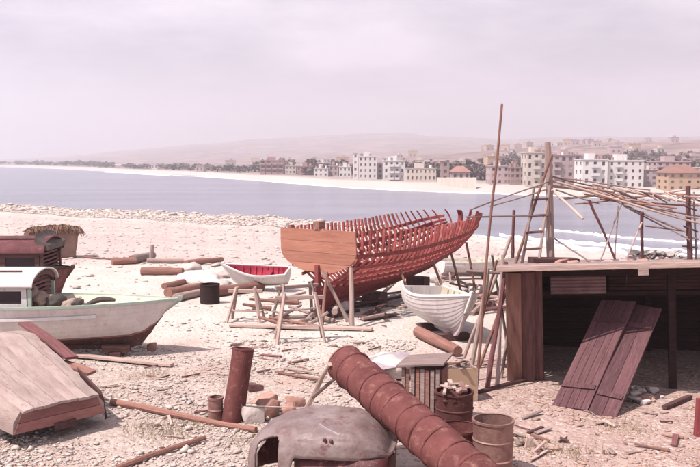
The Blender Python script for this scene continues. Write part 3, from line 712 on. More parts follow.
# ------------------------------------------------------------------ small boats
def small_boat(name, label, M, Lh, B, H, mats, t_wide=.45, stern=.75, rocker=.12, top_s=.45, inside='cream_deck', rail='white_trim', thwarts=(.3, .55), bands=None, sheer_up=.22, sh0=0, deck=False, bow_full=2.0, kr=.75, rk=.11):
    root = thing(name, label, 'boat', M)
    def beam(t): 
        if t < t_wide: return B * lerp(stern, 1, math.sin(t / t_wide * PI / 2))
        return max(.02, B * (1 - ((t - t_wide) / (1 - t_wide)) ** bow_full))
    def sheer(t): return H + sheer_up * max(0, (t - .35) / .65) ** 2 + .05 * (1 - t) ** 2 + sh0
    def keel(t): return rocker * (1 - t) ** 3 * .8 if t < kr else H * .75 * ((t - kr) / (1 - kr)) ** 3
    def shape(t, s): return lerp(1 - (1 - s) ** 2.3, s ** .95, t ** 1.6)
    def rake(t, s): return rk * Lh * s * t ** 6
    fn = hull_surface(Lh, beam, sheer, keel, shape, rake)
    mf = (lambda s: 1 if s < top_s else 0)
    local('hull', shell(fn, 0, 1, 0, 1, .035, [mats[0], mats[1], inside], 'hull', n=26, m=10, mfun=mf, lap=.011), root)
    local('transom', section_poly(fn, 0, .02, 1, -.03, .03, mats[0], 'transom'), root)
    for sd_ in (-1, 1):
        local('gunwale', strip_along(fn, 1, sd_, 0, .995, .05, .06, rail, 'gunwale', out=-.03), root)
    b = MB(); rg = []
    for i in range(15):
        t = i / 14; x, _, z = fn(t, 0, 1); rg.append([(x, -.03, z - .09), (x, .03, z - .09), (x, .03, z + .03), (x, -.03, z + .03)])
    b.loft(rg); local('keel', b.mesh('keel', mats[1]), root)
    b = MB(); rg = []
    for i in range(9):
        s = lerp(.0, 1.05, i / 8); x, _, z = fn(1, min(s, 1), 1); z += max(0, s - 1) * 1.5; rg.append([(x - .05, -.04, z), (x + .05, -.025, z), (x + .05, .025, z), (x - .05, .04, z)])
    b.loft(rg); local('stem', b.mesh('stem', rail), root)
    for t in thwarts:
        s = .72; p_ = fn(t, s, 1, .04); b = MB(); b.box(p_[0] - .12, -p_[1], p_[2] - .02, p_[0] + .12, p_[1], p_[2] + .02); local('thwart', b.mesh('thwart', inside), root)
    for t in np.linspace(.12, .88, 9):
        for sd_ in (-1, 1):
            b = MB(); rg = []
            for j in range(7):
                p_ = Vector(fn(t, lerp(.1, .97, j / 6), sd_, .036)); q_ = Vector(fn(t, lerp(.1, .97, j / 6), sd_, .07)); w = Vector((.025, 0, 0)); rg.append([p_ - w, p_ + w, q_ + w, q_ - w])
            b.loft(rg); local('rib', b.mesh('rib', inside), root)
    return root, fn

# white dinghy, bow towards the camera
p = gp(452, 345); by = R(-74)
wd, wdf = small_boat('rowing_boat', 'white rowing boat with bow to the camera, beside the leaning poles', T(p.x - .55, p.y + 2.75, p.z + .20) @ RZ(by) @ RX(R(-3)), 2.95, .80, .80, ('white_paint', 'hull_pink'), top_s=.25, inside='cream_deck', sheer_up=.30, bow_full=2.6, thwarts=(.25, .5, .75))
pp = gp(422, 338); stick('log', gp(418, 337) + Vector((0, 0, .14)), gp(458, 357) + Vector((0, 0, .14)), .15, 'wood_brown', 'short brown log lying under the white rowing boat bow', 'log', n=12)
for i, (dx, l) in enumerate(((1.0, 'support block under the stern of the white rowing boat'), (2.3, 'support block under the middle of the white rowing boat'))):
    q = RM[wd] @ Vector((dx, 0, 0)); b = MB(); b.box(-.12, -.4, -.03, .12, .4, .17); tag(put('support_block', b.mesh('support_block', 'wood_dark'), None, T(q.x, q.y, gz(q.x, q.y)) @ RZ(by)), l, 'block')

# red inside dinghy behind the trestles
p = gp(262, 290)
rd, rdf = small_boat('dinghy', 'small white dinghy with bright red inside, behind the trestles', T(p.x + .95, p.y - .25, p.z + .24) @ RZ(R(168)) @ RX(R(-14)), 2.15, .52, .46, ('white_paint', 'white_paint'), inside='red_inside', sheer_up=.25, thwarts=(.35,), bow_full=1.8)
# pale boat far behind the bow
p = gp(470, 279)
small_boat('rowing_boat', 'pale rowing boat drawn up beyond the half built bow', T(p.x - 1.2, p.y + .2, p.z + .12) @ RZ(R(12)), 3.4, .7, .6, ('white_paint', 'hull_pink'), inside='cream_deck')
p = gp(500, 300)
small_boat('rowing_boat', 'white boat glimpsed between the poles and the shed', T(p.x - .2, p.y + .3, p.z + .12) @ RZ(R(20)), 3.4, .75, .75, ('white_trim', 'wood_dark'), inside='cream_deck')
p = gp(455, 262)
small_boat('rowing_boat', 'dark hulled boat far down the beach behind the half built bow', T(p.x - .5, p.y, p.z + .1) @ RZ(R(160)), 3.6, .75, .7, ('wood_dark', 'wood_dark'), inside='wood_pale', rail='white_trim')

# ------------------------------------------------------------------ large white boat on the left, with cabin
def cabin_boat(name, label, M, Lh, B, H, mats, top_s, cab, roofm, wallm, slats, trim='green_trim'):
    root, fn = small_boat(name, label, M, Lh, B, H, mats, rail=trim, t_wide=.5, stern=.7, rocker=.05, top_s=top_s, inside='cream_deck', sheer_up=.06, thwarts=(), bow_full=2.6, kr=.86, rk=.06)
    x0, x1, hw, zw, zr = cab       # cabin from x0 to x1, half width, wall top, roof crown
    zb = H - .18
    for sd_ in (-1, 1):             # side wall with window openings
        b = MB(); y0, y1 = sd_ * hw, sd_ * (hw - .05); wz0, wz1 = zb + (zw - zb) * .38, zb + (zw - zb) * .82; nw = 3; cw = (x1 - x0) / nw
        b.box(x0, min(y0, y1), zb, x1, max(y0, y1), wz0); b.box(x0, min(y0, y1), wz1, x1, max(y0, y1), zw)
        for i in range(nw + 1):
            a0 = x0 + i * cw - (.12 if i else 0); a1 = x0 + i * cw + (.12 if i < nw else 0); b.box(a0, min(y0, y1), wz0, a1, max(y0, y1), wz1)
        wl = local('cabin_side', b.mesh('cabin_side', wallm), root)
        for i in range(nw):
            b = MB(); b.box(x0 + i * cw + .11, sd_ * (hw - .03) - .008, wz0 - .01, x0 + (i + 1) * cw - .11, sd_ * (hw - .03) + .008, wz1 + .01); local('pane', b.mesh('pane', 'window_glass'), wl)
    b = MB(); rg = []
    prof = [(math.cos(a) * (hw + .10), zw + (zr - zw) * math.sin(a)) for a in np.linspace(0, PI, 15)]
    pin = [(y * .97, z - .035) for y, z in prof]
    rr = [(y, z) for y, z in prof] + pin[::-1]
    b.loft([[(x0 - .1, y, z) for y, z in rr], [(x1 + .16, y, z) for y, z in rr]]); ro = local('cabin_roof', b.mesh('cabin_roof', roofm, True), root)
    b = MB(); b.box(x0 + .3, -hw * .62, zw + (zr - zw) * .82 + .012, x1 - .2, -hw * .58, zw + (zr - zw) * .82 + .05); local('roof_batten', b.mesh('roof_batten', 'wood_dark'), ro)
    arch = [(math.cos(a) * (hw + .06), zw - .02 + (zr - zw - .05) * math.sin(a)) for a in np.linspace(0, PI, 15)]
    ai = [(y * .86, z - .10) for y, z in arch]
    b = MB(); b.loft([[(x1 + .02, y, z) for y, z in arch + ai[::-1]], [(x1 + .10, y, z) for y, z in arch + ai[::-1]]]); local('cabin_arch', b.mesh('cabin_arch', 'wood_dark'), root)
    for i in range(slats):
        z = lerp(zb + .05, zr - .16, i / (slats - 1)); hw_ = hw - .02 if z < zw else hw * math.sqrt(max(.05, 1 - ((z - zw) / (zr - zw)) ** 2)) - .02
        b = MB(); b.box(x1 - .02, -hw_, z - .026, x1 + .015, hw_, z + .026); local('slat', b.mesh('slat', 'wood_maroon'), root)
    for sd_ in (-1, 1):
        b = MB(); b.box(x1 + .03, sd_ * (hw - .03) - .04, zb, x1 + .10, sd_ * (hw - .03) + .04, zw); local('cabin_post', b.mesh('cabin_post', trim), root)
    return root, fn
LW = 7.2; bow = Vector((-3.98 - .06 * LW + .05, 19.55, 0))
zg = gz(-5.5, 19.5)
wb, wbf = cabin_boat('fishing_boat', 'white fishing boat with cream curved cabin roof and dark bottom', T(bow.x - LW, bow.y, zg + .20), LW, 1.02, 1.02, ('white_paint', 'antifoul'), .30, (1.0, LW + (-7.22 - bow.x), .78, 1.50, 1.82), 'white_trim', 'white_paint', 9)
# rubbing strake
for sd_ in (-1, 1): local('rubbing_strake', strip_along(wbf, .80, sd_, 0, .80, .05, .07, 'white_trim', 'rubbing_strake', out=.0), wb)
for sd_ in (-1, 1): local('waterline_band', strip_along(wbf, .305, sd_, 0, .97, .018, .05, 'wood_brown', 'waterline_band', out=-.004), wb)
b = MB(); pts = []
for i in range(10):
    t = lerp(.62, .985, i / 9); p_ = wbf(t, .93, 1, .04); pts.append((p_[0], p_[1], p_[2]))
b.loft([[(x, -y, z), (x, -y * .3, z + .05), (x, y * .3, z + .05), (x, y, z), (x, y, z - .03), (x, -y, z - .03)] for x, y, z in pts]); local('foredeck', b.mesh('foredeck', 'cream_deck'), wb)
q = RM[wb] @ Vector((LW * .93, 0, 0))
for i, (t, l) in enumerate(((.40, 'cradle block under the middle of the white fishing boat'), (.66, 'cradle block under the forward half of the white fishing boat'), (.86, 'cradle block under the bow of the white fishing boat'))):
    q = RM[wb] @ Vector((LW * t, 0, 0)); b = MB(); b.box(-.13, -.5, -.03, .13, .5, .13); tag(put('cradle_block', b.mesh('cradle_block', 'wood_dark'), None, T(q.x, q.y, gz(q.x, q.y))), l, 'block')
p = gp(152, 351); tag(put('mooring_stone', rock_mesh(.12, .1, .14, 'brick', 4, 'mooring_stone'), None, T(p.x, p.y, p.z + .10)), 'small stone under the white fishing boat bow', 'stone')
# things lying in the white boat
def onboat(px, py, Y): return A(px, py, Y)
for i, (px, py, sx, sz, m, lab, cat) in enumerate(((30, 296, .22, .24, 'net', 'rounded tan net bundle beside the cabin front of the white boat', 'net'), (43, 300, .27, .17, 'net', 'crumpled tan net heap in the middle of the white boat', 'net'), (56, 302, .20, .16, 'dark_cloth', 'dark folded tarpaulin on the deck of the white boat', 'tarpaulin'), (70, 304, .20, .11, 'net', 'low tan rope coil near the foredeck of the white boat', 'rope'), (77, 303, .10, .10, 'dark_cloth', 'small dark bag beside the oar on the white boat', 'bag'))):
    q = onboat(px, py, 19.2); tag(put('bundle', lump_mesh(sx, .3, sz, m, 3, .4, 1.6, i + 1, .6, 'bundle'), None, T(q.x, q.y, q.z)), lab, cat)
b = MB(); rg = []
for i in range(9):
    u = i / 8; c = onboat(80, 309, 19.1).lerp(onboat(115, 300, 19.2), u) + Vector((0, 0, .10 * math.sin(u * PI)))
    r = .05 + .05 * math.sin(u * PI) ; rg.append([c + Vector((0, r * math.cos(k * PI / 3), r * .7 * math.sin(k * PI / 3))) for k in range(6)])
b.loft(rg); tag(put('driftwood', b.mesh('driftwood', 'dark_cloth', True)), 'dark curved branch lying on the foredeck of the white boat', 'branch')

# maroon boat behind it
L2 = 4.0; p = gp(20, 299); 
mb, mbf = cabin_boat('fishing_boat', 'maroon roofed boat with slatted cabin end, behind the white fishing boat', T(-8.62 - 3.6, 24.2, gz(-8, 24) + .3) @ RZ(R(2)), L2, .98, 1.05, ('wood_maroon', 'wood_dark'), .4, (.4, 3.55, .85, 1.62, 2.02), 'maroon_roof', 'wood_dark', 10, 'wood_dark')
b = MB(); rg = []
for i in range(9):
    u = i / 8; x = 3.42 + .36 * u; z = 2.02 - .26 * u ** .6 + .03; w = .80
    rg.append([(x, -w, z - .12), (x, w, z - .12 ), (x + .02, w, z + .05), (x, 0, z + .13 * (1 - u)), (x + .02, -w, z + .05)])
b.loft(rg); local('visor', b.mesh('visor', 'dark_cloth', True), mb)
for t, l in ((.3, 'cradle block under the stern of the maroon roofed boat'), (.75, 'cradle block under the bow of the maroon roofed boat')):
    q = RM[mb] @ Vector((L2 * t, 0, 0)); b = MB(); b.box(-.13, -.4, -.03, .13, .4, .24); tag(put('cradle_block', b.mesh('cradle_block', 'wood_dark'), None, T(q.x, q.y, gz(q.x, q.y))), l, 'block')

# ------------------------------------------------------------------ thatched block far left
p = gp(55, 257); hut = thing('thatched_hut', 'small ruined mud hut with a shaggy straw top on the beach', 'hut', T(p.x, p.y, p.z) @ RZ(R(22)))
bm = bmesh.new(); bmesh.ops.create_cube(bm, size=1); bmesh.ops.subdivide_edges(bm, edges=bm.edges[:], cuts=7, use_grid_fill=True)
for v in bm.verts:
    v.co = Vector((v.co.x * (2.2 + .25 * (v.co.z + .5)), v.co.y * 1.5, (v.co.z + .5) * 1.5 - .05)); v.co += Vector((mnoise.noise(v.co * 1.5), mnoise.noise(v.co * 1.5 + Vector((9, 0, 0))), .3 * mnoise.noise(v.co * 2 + Vector((0, 9, 0))))) * .12
me = bpy.data.meshes.new('mud_wall'); bm.to_mesh(me); bm.free(); me.materials.append(MATS['mud_wall']); me.shade_smooth(); local('mud_wall', me, hut)
r = np.random.default_rng(3); n = 1500
u = r.uniform(-1.38, 1.38, n); w = r.uniform(-.95, .95, n); zt = 1.5 + .16 * (1 - (u / 1.5) ** 2) + r.normal(0, .05, n)
dirx = np.sign(u) * np.abs(u) ** 2 * .25 + r.normal(0, .35, n); diry = np.sign(w) * np.abs(w) ** 2 * .5 + r.normal(0, .35, n); dirz = -.25 - .7 * np.maximum(np.abs(u) / 1.4, np.abs(w) / .95) ** 3 + r.normal(0, .15, n)
dd = np.stack([dirx, diry, dirz], 1); dd *= (r.uniform(.2, .42, n) / np.linalg.norm(dd, axis=1))[:, None]; c = np.stack([u, w, zt], 1); sdv = np.cross(dd, r.normal(0, 1, (n, 3))); sdv *= (.03 / np.linalg.norm(sdv, axis=1))[:, None]
VV = np.stack([c - sdv, c + sdv, c + dd + sdv * .4, c + dd - sdv * .4], 1).reshape(-1, 3)
local('straw_thatch', np_mesh('straw_thatch', VV, np.arange(4 * n).reshape(-1, 4), [MATS['straw']], smooth=False), hut)
local('roof_mound', lump_mesh(1.34, .92, .22, 'straw', 3, .25, 2, 5, name='roof_mound'), hut, T(0, 0, 1.45))
b = MB(); b.box(-.28, -.3, 0, .28, .06, .85); local('doorway', b.mesh('doorway', 'dark_cloth'), hut, T(.95, -.66, 0)) if False else None

# ------------------------------------------------------------------ logs on the beach
for px0, py0, px1, py1, rr, m, lab in ((112, 265, 136, 264, .20, 'wood_brown', 'stumpy brown log, leftmost of the logs on the beach'), (132, 264, 153, 259, .24, 'wood_grey', 'thick grey log with a broken stub, second from the left on the beach'), (147, 263, 184, 263, .13, 'wood_pale', 'slim pale log lying behind the brown log'), (142, 275, 183, 275, .19, 'wood_brown', 'straight brown log lying alone in front of the slim pale log'), (164, 289, 190, 283, .12, 'wood_brown', 'thin brown log at the left of the white sacks'), (168, 297, 203, 290, .17, 'wood_brown', 'thick reddish log in front of the white sacks'), (176, 302, 205, 295, .15, 'wood_pale', 'pale log end nearest to the white boat bow'), (212, 297, 262, 291, .20, 'wood_brown', 'long brown log lying under the red dinghy'), (186, 266, 222, 262, .16, 'wood_brown', 'brown log behind the white sacks'), (84, 258, 112, 260, .05, 'wood_brown', 'thin dark branch beside the thatched hut')):
    a, c = gp(px0, py0), gp(px1, py1); stick('log', a + Vector((0, 0, rr * .85)), c + Vector((0, 0, rr * .85)), rr, m, lab, 'log', 'logs on the beach', n=12)
a = gp(151, 262); stick('stub', a, a + Vector((.08, .05, .85)), .12, 'wood_grey', 'upright broken stub beside the thick grey log', 'stub', n=8)
for i, (px, py, sx, sz, m, lab) in enumerate(((196, 284, .75, .34, 'cloth_pale', 'large white heap of sacking beside the dark barrel'), (208, 286, .46, .26, 'cloth_pale', 'white sack resting over the dark barrel'), (219, 290, .4, .22, 'cloth_pale', 'small white sack right of the dark barrel'), (190, 271, .5, .24, 'stone', 'pale boulder behind the white heap'), (226, 278, .45, .2, 'stone', 'pale stone left of the red dinghy'))):
    q = gp(px, py); tag(put('sack' if 'cloth' in m else 'boulder', lump_mesh(sx, .5, sz, m, 3, .4, 1.7, i + 11, .5), None, T(q.x, q.y + .3, q.z + sz * .4)), lab, 'sack' if 'cloth' in m else 'boulder')
def drum(name, label, M, r, h, m, open_=True, ribs=2, wall=.012, dent=0., cat='drum', fill=None, group=None):
    root = thing(name, label, cat, M, group); b = MB(); n = 28; rings = []
    def ring(rr, z, k0=0): return [((rr + dent * .5 * math.sin(3 * a + z * 4) * (z / h)) * math.cos(a), (rr + dent * .5 * math.cos(2 * a + 1) * (z / h)) * math.sin(a), z + dent * .3 * math.sin(2 * a + 1) * (z / h)) for a in np.linspace(0, 2 * PI, n, endpoint=False)]
    zs_ = np.linspace(0, h, 9)
    b.loft([ring(r, z) for z in zs_] + ([ring(r - wall, h)] + [ring(r - wall, z) for z in zs_[::-1][:-1]] + [ring(r - wall, .02)] if open_ else []), True, True)
    local('shell', b.mesh('shell', m, True), root)
    for k in range(ribs):
        z = h * (k + 1) / (ribs + 1); b = MB(); b.loft([ring(r - .004, z - .02), ring(r + .014, z), ring(r - .004, z + .02)], False, False); local('hoop', b.mesh('hoop', m, True), root)
    b = MB(); b.loft([ring(r + .001, h - .025), ring(r + .016, h - .02), ring(r + .016, h + .012), ring(r - wall - .006, h + .012)], False, False); local('rim', b.mesh('rim', m, True), root)
    if fill: local('contents', lump_mesh(r * .95, r * .95, .1, fill, 3, .4, 3, 2, name='contents'), root, T(0, 0, h - .09))
    return root
q = gp(210, 303); drum('barrel', 'dark brown barrel standing under the white sack by the logs', T(q.x, q.y, q.z - .02), .31, .62, 'wood_black_shade', cat='barrel', ribs=0)

# ------------------------------------------------------------------ upturned hull, front left
c0 = gp(58, 441); ang = R(137)
up = thing('upturned_skiff', 'pale upturned flat bottomed skiff in the front left corner', 'boat', T(c0.x, c0.y + .15, c0.z) @ RZ(ang))
LU = 4.6
def uw(t): return lerp(.66, .80, math.sin(min(t / .5, 1) * PI / 2)) if t < .5 else .80 * (1 - ((t - .5) / .5) ** 2.2) + .02     # half width of the flat bottom
def uz(t): return .60 + .66 * min(t / .55, 1) if t < .55 else 1.26 - .5 * ((t - .55) / .45) ** 2
def usk(t): return .24 + .30 * t      # gunwale height above ground: propped up
b = MB(); n = 30; top = []; rings = []
for i in range(n + 1):
    t = i / n; x = LU * t; w = uw(t); z = uz(t) + .008 * math.sin(i * 2.1); zg_ = usk(t) ; fl = w + .14
    rings.append((x, w, z, zg_, fl))
def btop(x, w, z, f): return z + .025 * (1 - f * f) + .022 * mnoise.noise(Vector((x * 1.1, f * 2, 0))) + .01 * mnoise.noise(Vector((x * 4, f * 5, 0)))
for sd_ in (-1, 1):
    b = MB(); b.loft([[(x, sd_ * fl, zg_), (x, sd_ * fl * .985, lerp(zg_, z, .5)), (x, sd_ * w * 1.004, btop(x, w, z, 1) - .004), (x, sd_ * (w - .03), btop(x, w, z, 1) - .03), (x, sd_ * (fl - .035), zg_)] for x, w, z, zg_, fl in rings]); local('side_plank', b.mesh('side_plank', 'upturned', True), up)
NP = 7
for k in range(NP):
    f0, f1 = lerp(-1, 1, k / NP), lerp(-1, 1, (k + 1) / NP); dz = random.uniform(-.006, .006); b = MB(); rg = []
    for x, w, z, zg_, fl in rings:
        y0_, y1_ = w * f0 + .003, w * f1 - .003; x_ = x - (.05 if x == 0 else 0) - (random.uniform(0, .05) if x == 0 else 0)
        rg.append([(x_, y0_, btop(x, w, z, f0) + dz - .04), (x_, y1_, btop(x, w, z, f1) + dz - .04), (x_, y1_, btop(x, w, z, f1) + dz), (x_, (y0_ + y1_) / 2, btop(x, w, z, (f0 + f1) / 2) + dz + .004), (x_, y0_, btop(x, w, z, f0) + dz)])
    b.loft(rg); local('bottom_plank', b.mesh('bottom_plank', 'upturned', True), up)
# transom boards
w0, z0 = uw(0), uz(0)
for k in range(2):
    za, zb_ = lerp(.24, z0 - .03, k / 2) + .004, lerp(.24, z0 - .03, (k + 1) / 2) - .004
    b = MB(); wa = lerp(w0 + .14, w0, k / 2) - .01; wb_ = lerp(w0 + .14, w0, (k + 1) / 2) - .01
    b.loft([[(x, -wa, za), (x, wa, za), (x, wb_, zb_), (x, -wb_, zb_)] for x in (-.02, .05)]); local('transom_board', b.mesh('transom_board', 'upturned_end'), up)
b = MB(); b.box(-.06, -.24, .16, .0, .12, .28); local('outboard_pad', b.mesh('outboard_pad', 'wood_dark'), up)
plank('keelson', RM[up] @ Vector((.05, 0, .72)), RM[up] @ Vector((2.2, 0, uz(.48) + .09)), .10, .05, 'upturned', up) if False else None
# props under it
for dx, dy, s, l in ((1.0, .35, .34, 'rough stone propping the near right corner of the upturned skiff'), (1.0, -.4, .34, 'rough stone propping the near left corner of the upturned skiff'), (3.2, .6, .42, 'rough stone propping the far end of the upturned skiff')):
    q = RM[up] @ Vector((dx, dy, 0)); me = rock_mesh(.22, .2, s / 2 + .06, 'stone', int(dx * 10 + dy * 7)); tag(put('prop_stone', me, None, T(q.x, q.y, gz(q.x, q.y) + s / 2 + .02)), l, 'stone')
# frayed canvas hanging at the right edge
b = MB(); rg = []
for i in range(12):
    t = .02 + .20 * i / 11; q = Vector((LU * t, -(uw(t) + .15), uz(t) - .05)); j = random.uniform(-.04, .04)
    rg.append([q + Vector((0, .02, .03)), q + Vector((0, -.03, -.12)), q + Vector((j, -.06, -.26)), q + Vector((j * 2, -.09 + j, max(-.50, -q.z + .03)))])
b.loft(rg, False, False, closed=False); cv = local('canvas_skirt', b.mesh('canvas_skirt', 'wood_dark', True), up); md = cv.modifiers.new('thick', 'SOLIDIFY'); md.thickness = .012
# planks leaning around
o = plank('plank', A(24, 323, 16.2), A(72, 358, 15.2), .26, .05, 'wood_maroon', None, up=(.5, -.3, .8), bend=.03); tag(o, 'dark red plank lying against the upturned skiff', 'plank')
o = plank('plank', A(48, 360, 15.4), A(92, 373, 14.9), .22, .05, 'wood_brown', None, up=(.2, -.2, 1), bend=.03); tag(o, 'short brown board resting on the upturned skiff edge', 'plank')
o = plank('plank', gp(72, 358) + Vector((0, 0, .08)), gp(172, 367) + Vector((0, 0, .05)), .16, .06, 'wood_pale', None); tag(o, 'long pale plank lying in front of the white fishing boat', 'plank')
o = plank('plank', gp(104, 355) + Vector((0, 0, .16)), gp(128, 356) + Vector((0, 0, .16)), .22, .16, 'wood_brown', None); tag(o, 'short brown beam end under the white fishing boat', 'beam')
stick('pole', gp(112, 405) + Vector((0, 0, .06)), gp(256, 433) + Vector((0, 0, .06)), .065, 'wood_brown', 'long round pole lying on the shingle in front of the rusty pipe stump', 'pole')
stick('pole', gp(118, 470) + Vector((0, 0, .04)), gp(205, 441) + Vector((0, 0, .06)), .05, 'wood_brown', 'short brown stick lying at the bottom edge of the shingle', 'stick')

# ------------------------------------------------------------------ leaning pipe stump and blocks
def pipe_mesh(l, r, m, wall=.012, n=32, seg=10, bump=.004, name='pipe', cap0=True):
    b = MB()
    def ring(x, rr, k): return [(x, rr * math.cos(a) + bump * math.sin(a * 3 + x * 5), rr * math.sin(a) + bump * math.cos(a * 2 + x * 7)) for a in np.linspace(0, 2 * PI, n, endpoint=False)]
    b.loft([ring(l * i / seg, r, i) for i in range(seg + 1)] + [ring(l, r - wall, 0)] + [ring(l * i / seg, r - wall, i) for i in range(seg - 1, -1, -1)] , False, False)
    me = b.mesh(name, m, True); return me
base = gp(232, 421); topp = A(243.5, 348, base.y + .15)
M, l = frame(base - Vector((0, 0, .05)), topp); ps = thing('pipe_stump', 'rusty pipe stump leaning upright in the shingle', 'pipe', M)
local('tube', pipe_mesh(l, .185, 'rust'), ps)
b = MB(); n = 32
def hoop(r0, x, w, r1, name, m, parent):
    b = MB(); rg = []
    for k in range(8):
        a = k * PI / 4; rg.append([(x + w * math.cos(a), (r0 + r1 * math.sin(a)) * math.cos(q_), (r0 + r1 * math.sin(a)) * math.sin(q_)) for q_ in np.linspace(0, 2 * PI, 32, endpoint=False)])
    rg.append(rg[0]); b.loft(rg, False, False); return local(name, b.mesh(name, m, True), parent)
hoop(.186, l - .02, .015, .008, 'rim', 'rust_dark', ps)
can = gp(216, 420); drum('tin_can', 'small pinkish tin can left of the pipe stump', T(can.x, can.y, can.z - .02), .125, .42, 'rust_pale', cat='can', ribs=1)
blocks = ((252, 424, .22, .16, .17, 'stone', 'pale stone block in front of the pipe stump'), (268, 420, .20, .2, .20, 'brick', 'ochre stone block right of the pale block'), (288, 420, .14, .12, .16, 'brick', 'dark chipped brick right of the ochre block'), (263, 406, .28, .2, .10, 'brick', 'flat ochre slab behind the ochre block'), (295, 409, .22, .12, .13, 'brick', 'reddish wedge stone near the forked prop'), (255, 393, .20, .12, .10, 'wood_dark', 'dark broken casting behind the pipe stump'))
for i, (px, py, sx, sy, sz, m, lab) in enumerate(blocks):
    q = gp(px, py); tag(put('stone_block', rock_mesh(sx, sy, sz, m, 40 + i, 'stone_block'), None, T(q.x, q.y + sy, q.z + sz * .8) @ RZ(random.uniform(-.5, .5))), lab, 'stone')

# ------------------------------------------------------------------ the long pipe of joined drums
e0 = A(344.5, 363, 12.6); e1 = A(490, 491, 9.55); dv = (e1 - e0).normalized(); k = (e1.z - .26) / -dv.z; e1 = e1 + dv * k
M, l = frame(e1, e0); lp = thing('long_pipe', 'long rusty ribbed pipe slanting up across the foreground', 'pipe', M)
PR = .285
local('tube', pipe_mesh(l, PR, 'rust', .012, 40, 30, .008), lp)
x = .35; k = 0
while x < l - .1:
    hoop(PR, x, .016 if k % 3 else .03, .013 if k % 3 else .022, 'hoop', 'rust', lp); x += .31 if k % 3 != 1 else .36; k += 1
hoop(PR, l - .012, .014, .012, 'rim', 'rust_pale', lp)
# wire loop
fork = A(329, 370, 12.55)
pf = thing('forked_prop', 'pale forked branch propping the upper end of the long pipe', 'prop', T(*gp(303, 414)))
a0 = gp(303, 414); pole('stem', a0, A(330, 364, 12.35), .045, .035, 'wood_pale', pf); pole('branch', A(313, 397, 13.2), A(338, 376, 12.75), .035, .025, 'wood_grey', pf)
for i, (x0, y0, x1, y1, r_, m, lab) in enumerate(((276, 374, 322, 383, .035, 'wood_brown', 'thin brown stick left of the pipe top, upper of two'), (284, 370, 318, 376, .03, 'wood_pale', 'thin pale stick left of the pipe top behind the brown one'))):
    stick('pole', gp(x0, y0) + Vector((0, 0, .04)), gp(x1, y1) + Vector((0, 0, .06)), r_, m, lab, 'stick')

# ------------------------------------------------------------------ wrecked car cab
cw = thing('wrecked_car', 'crushed grey car cab with rusty red sides and an empty window', 'car', T(A(322, 440, 11.2).x, 11.3, gz(-.3, 11.3)) @ RZ(R(-9)))
nL, nA_ = 110, 90; Lc = 1.02
def cab(u, a):    # u -1..1 along, a 0..PI over the top
    e_ = 2.2 if u < 0 else 3.2; prof = (1 - abs(u) ** e_) ** .5 if abs(u) < 1 else 0
    hw = .72 * (.35 + .65 * prof); h = .46 + .62 * prof
    ca_, sa_ = math.cos(a), math.sin(a); ex = .55
    zb_ = lerp(.16, .70, float(sst(-.40, -.22, np.float64(u)))); y = -hw * math.copysign(abs(ca_) ** .42, ca_); z = zb_ + (max(h, zb_ + .03) - zb_) * abs(sa_) ** .6
    d = .014 * mnoise.noise(Vector((u * 2.5, a * 1.6, 3))) + .012 * mnoise.noise(Vector((u * 7, a * 5, 1)))
    d -= .035 * math.exp(-((u - .18) / .12) ** 2 - ((a - 1.0) / .22) ** 2)
    return Vector((u * Lc, y * (1 + d), z + d * .9))
b = MB(); us = [-math.cos(i / nL * PI) * .999 for i in range(nL + 1)]; us = np.linspace(-.995, .995, nL + 1); an = np.linspace(0, PI, nA_ + 1)
for i in range(nL):
    for j in range(nA_):
        uc, ac = (us[i] + us[i + 1]) / 2, (an[j] + an[j + 1]) / 2
        if ((uc + .62) / .17) ** 4 + ((ac - .50) / .50) ** 4 < 1: continue
        if uc < -.9 and .4 < ac < 2.7: continue
        b.add([cab(us[i], an[j]), cab(us[i + 1], an[j]), cab(us[i + 1], an[j + 1]), cab(us[i], an[j + 1])], [(0, 1, 2, 3)])
me = bpy.data.meshes.new('roof_shell'); me.from_pydata(b.v, [], b.f); me.materials.append(MATS['car_paint']); me.materials.append(MATS['car_red'])
bm = bmesh.new(); bm.from_mesh(me); bmesh.ops.remove_doubles(bm, verts=bm.verts, dist=.0005); bmesh.ops.recalc_face_normals(bm, faces=bm.faces)
if sum(f.normal.z for f in bm.faces) < 0: bmesh.ops.reverse_faces(bm, faces=bm.faces)
bm.to_mesh(me); bm.free(); me.shade_smooth()
o = local('roof_shell', me, cw); md = o.modifiers.new('thick', 'SOLIDIFY'); md.thickness = .03; md.offset = -1; md.material_offset = 1
# lower body
b = MB(); rg = []
for z, k in ((.02, .93), (.15, .97), (.45, .985), (.71, .965)):
    rg.append([(k * Lc * (.34 + .635 * math.copysign(abs(math.cos(a)) ** .3, math.cos(a))), k * .70 * math.copysign(abs(math.sin(a)) ** .3, math.sin(a)), z + .01 * math.sin(a * 5)) for a in np.linspace(0, 2 * PI, 40, endpoint=False)])
b.loft(rg, False, False); o = local('lower_body', b.mesh('lower_body', 'car_red', True), cw); md = o.modifiers.new('thick', 'SOLIDIFY'); md.thickness = .02
b = MB(); b.box(-.75, -.5, .05, .75, .5, .09); local('floor_pan', b.mesh('floor_pan', 'rust_dark'), cw)
b = MB(); rg = []
for k in range(9):
    a = k / 8; q = cab(.05 + .28 * a, 1.25 - .45 * a); rg.append([q + Vector((.0, -.012, -.01)), q + Vector((.02, 0, -.01)), q + Vector((.01, 0, .02)), q + Vector((-.01, -.008, .02))])
b.loft(rg); local('trim_strip', b.mesh('trim_strip', 'tin'), cw)
for u_, a_ in ((.16, .52), (.24, .50)):
    q = cab(u_, a_); local('hinge', rock_mesh(.035, .03, .03, 'rust_dark', 3, 'hinge'), cw, T(q.x, q.y - .01, q.z))

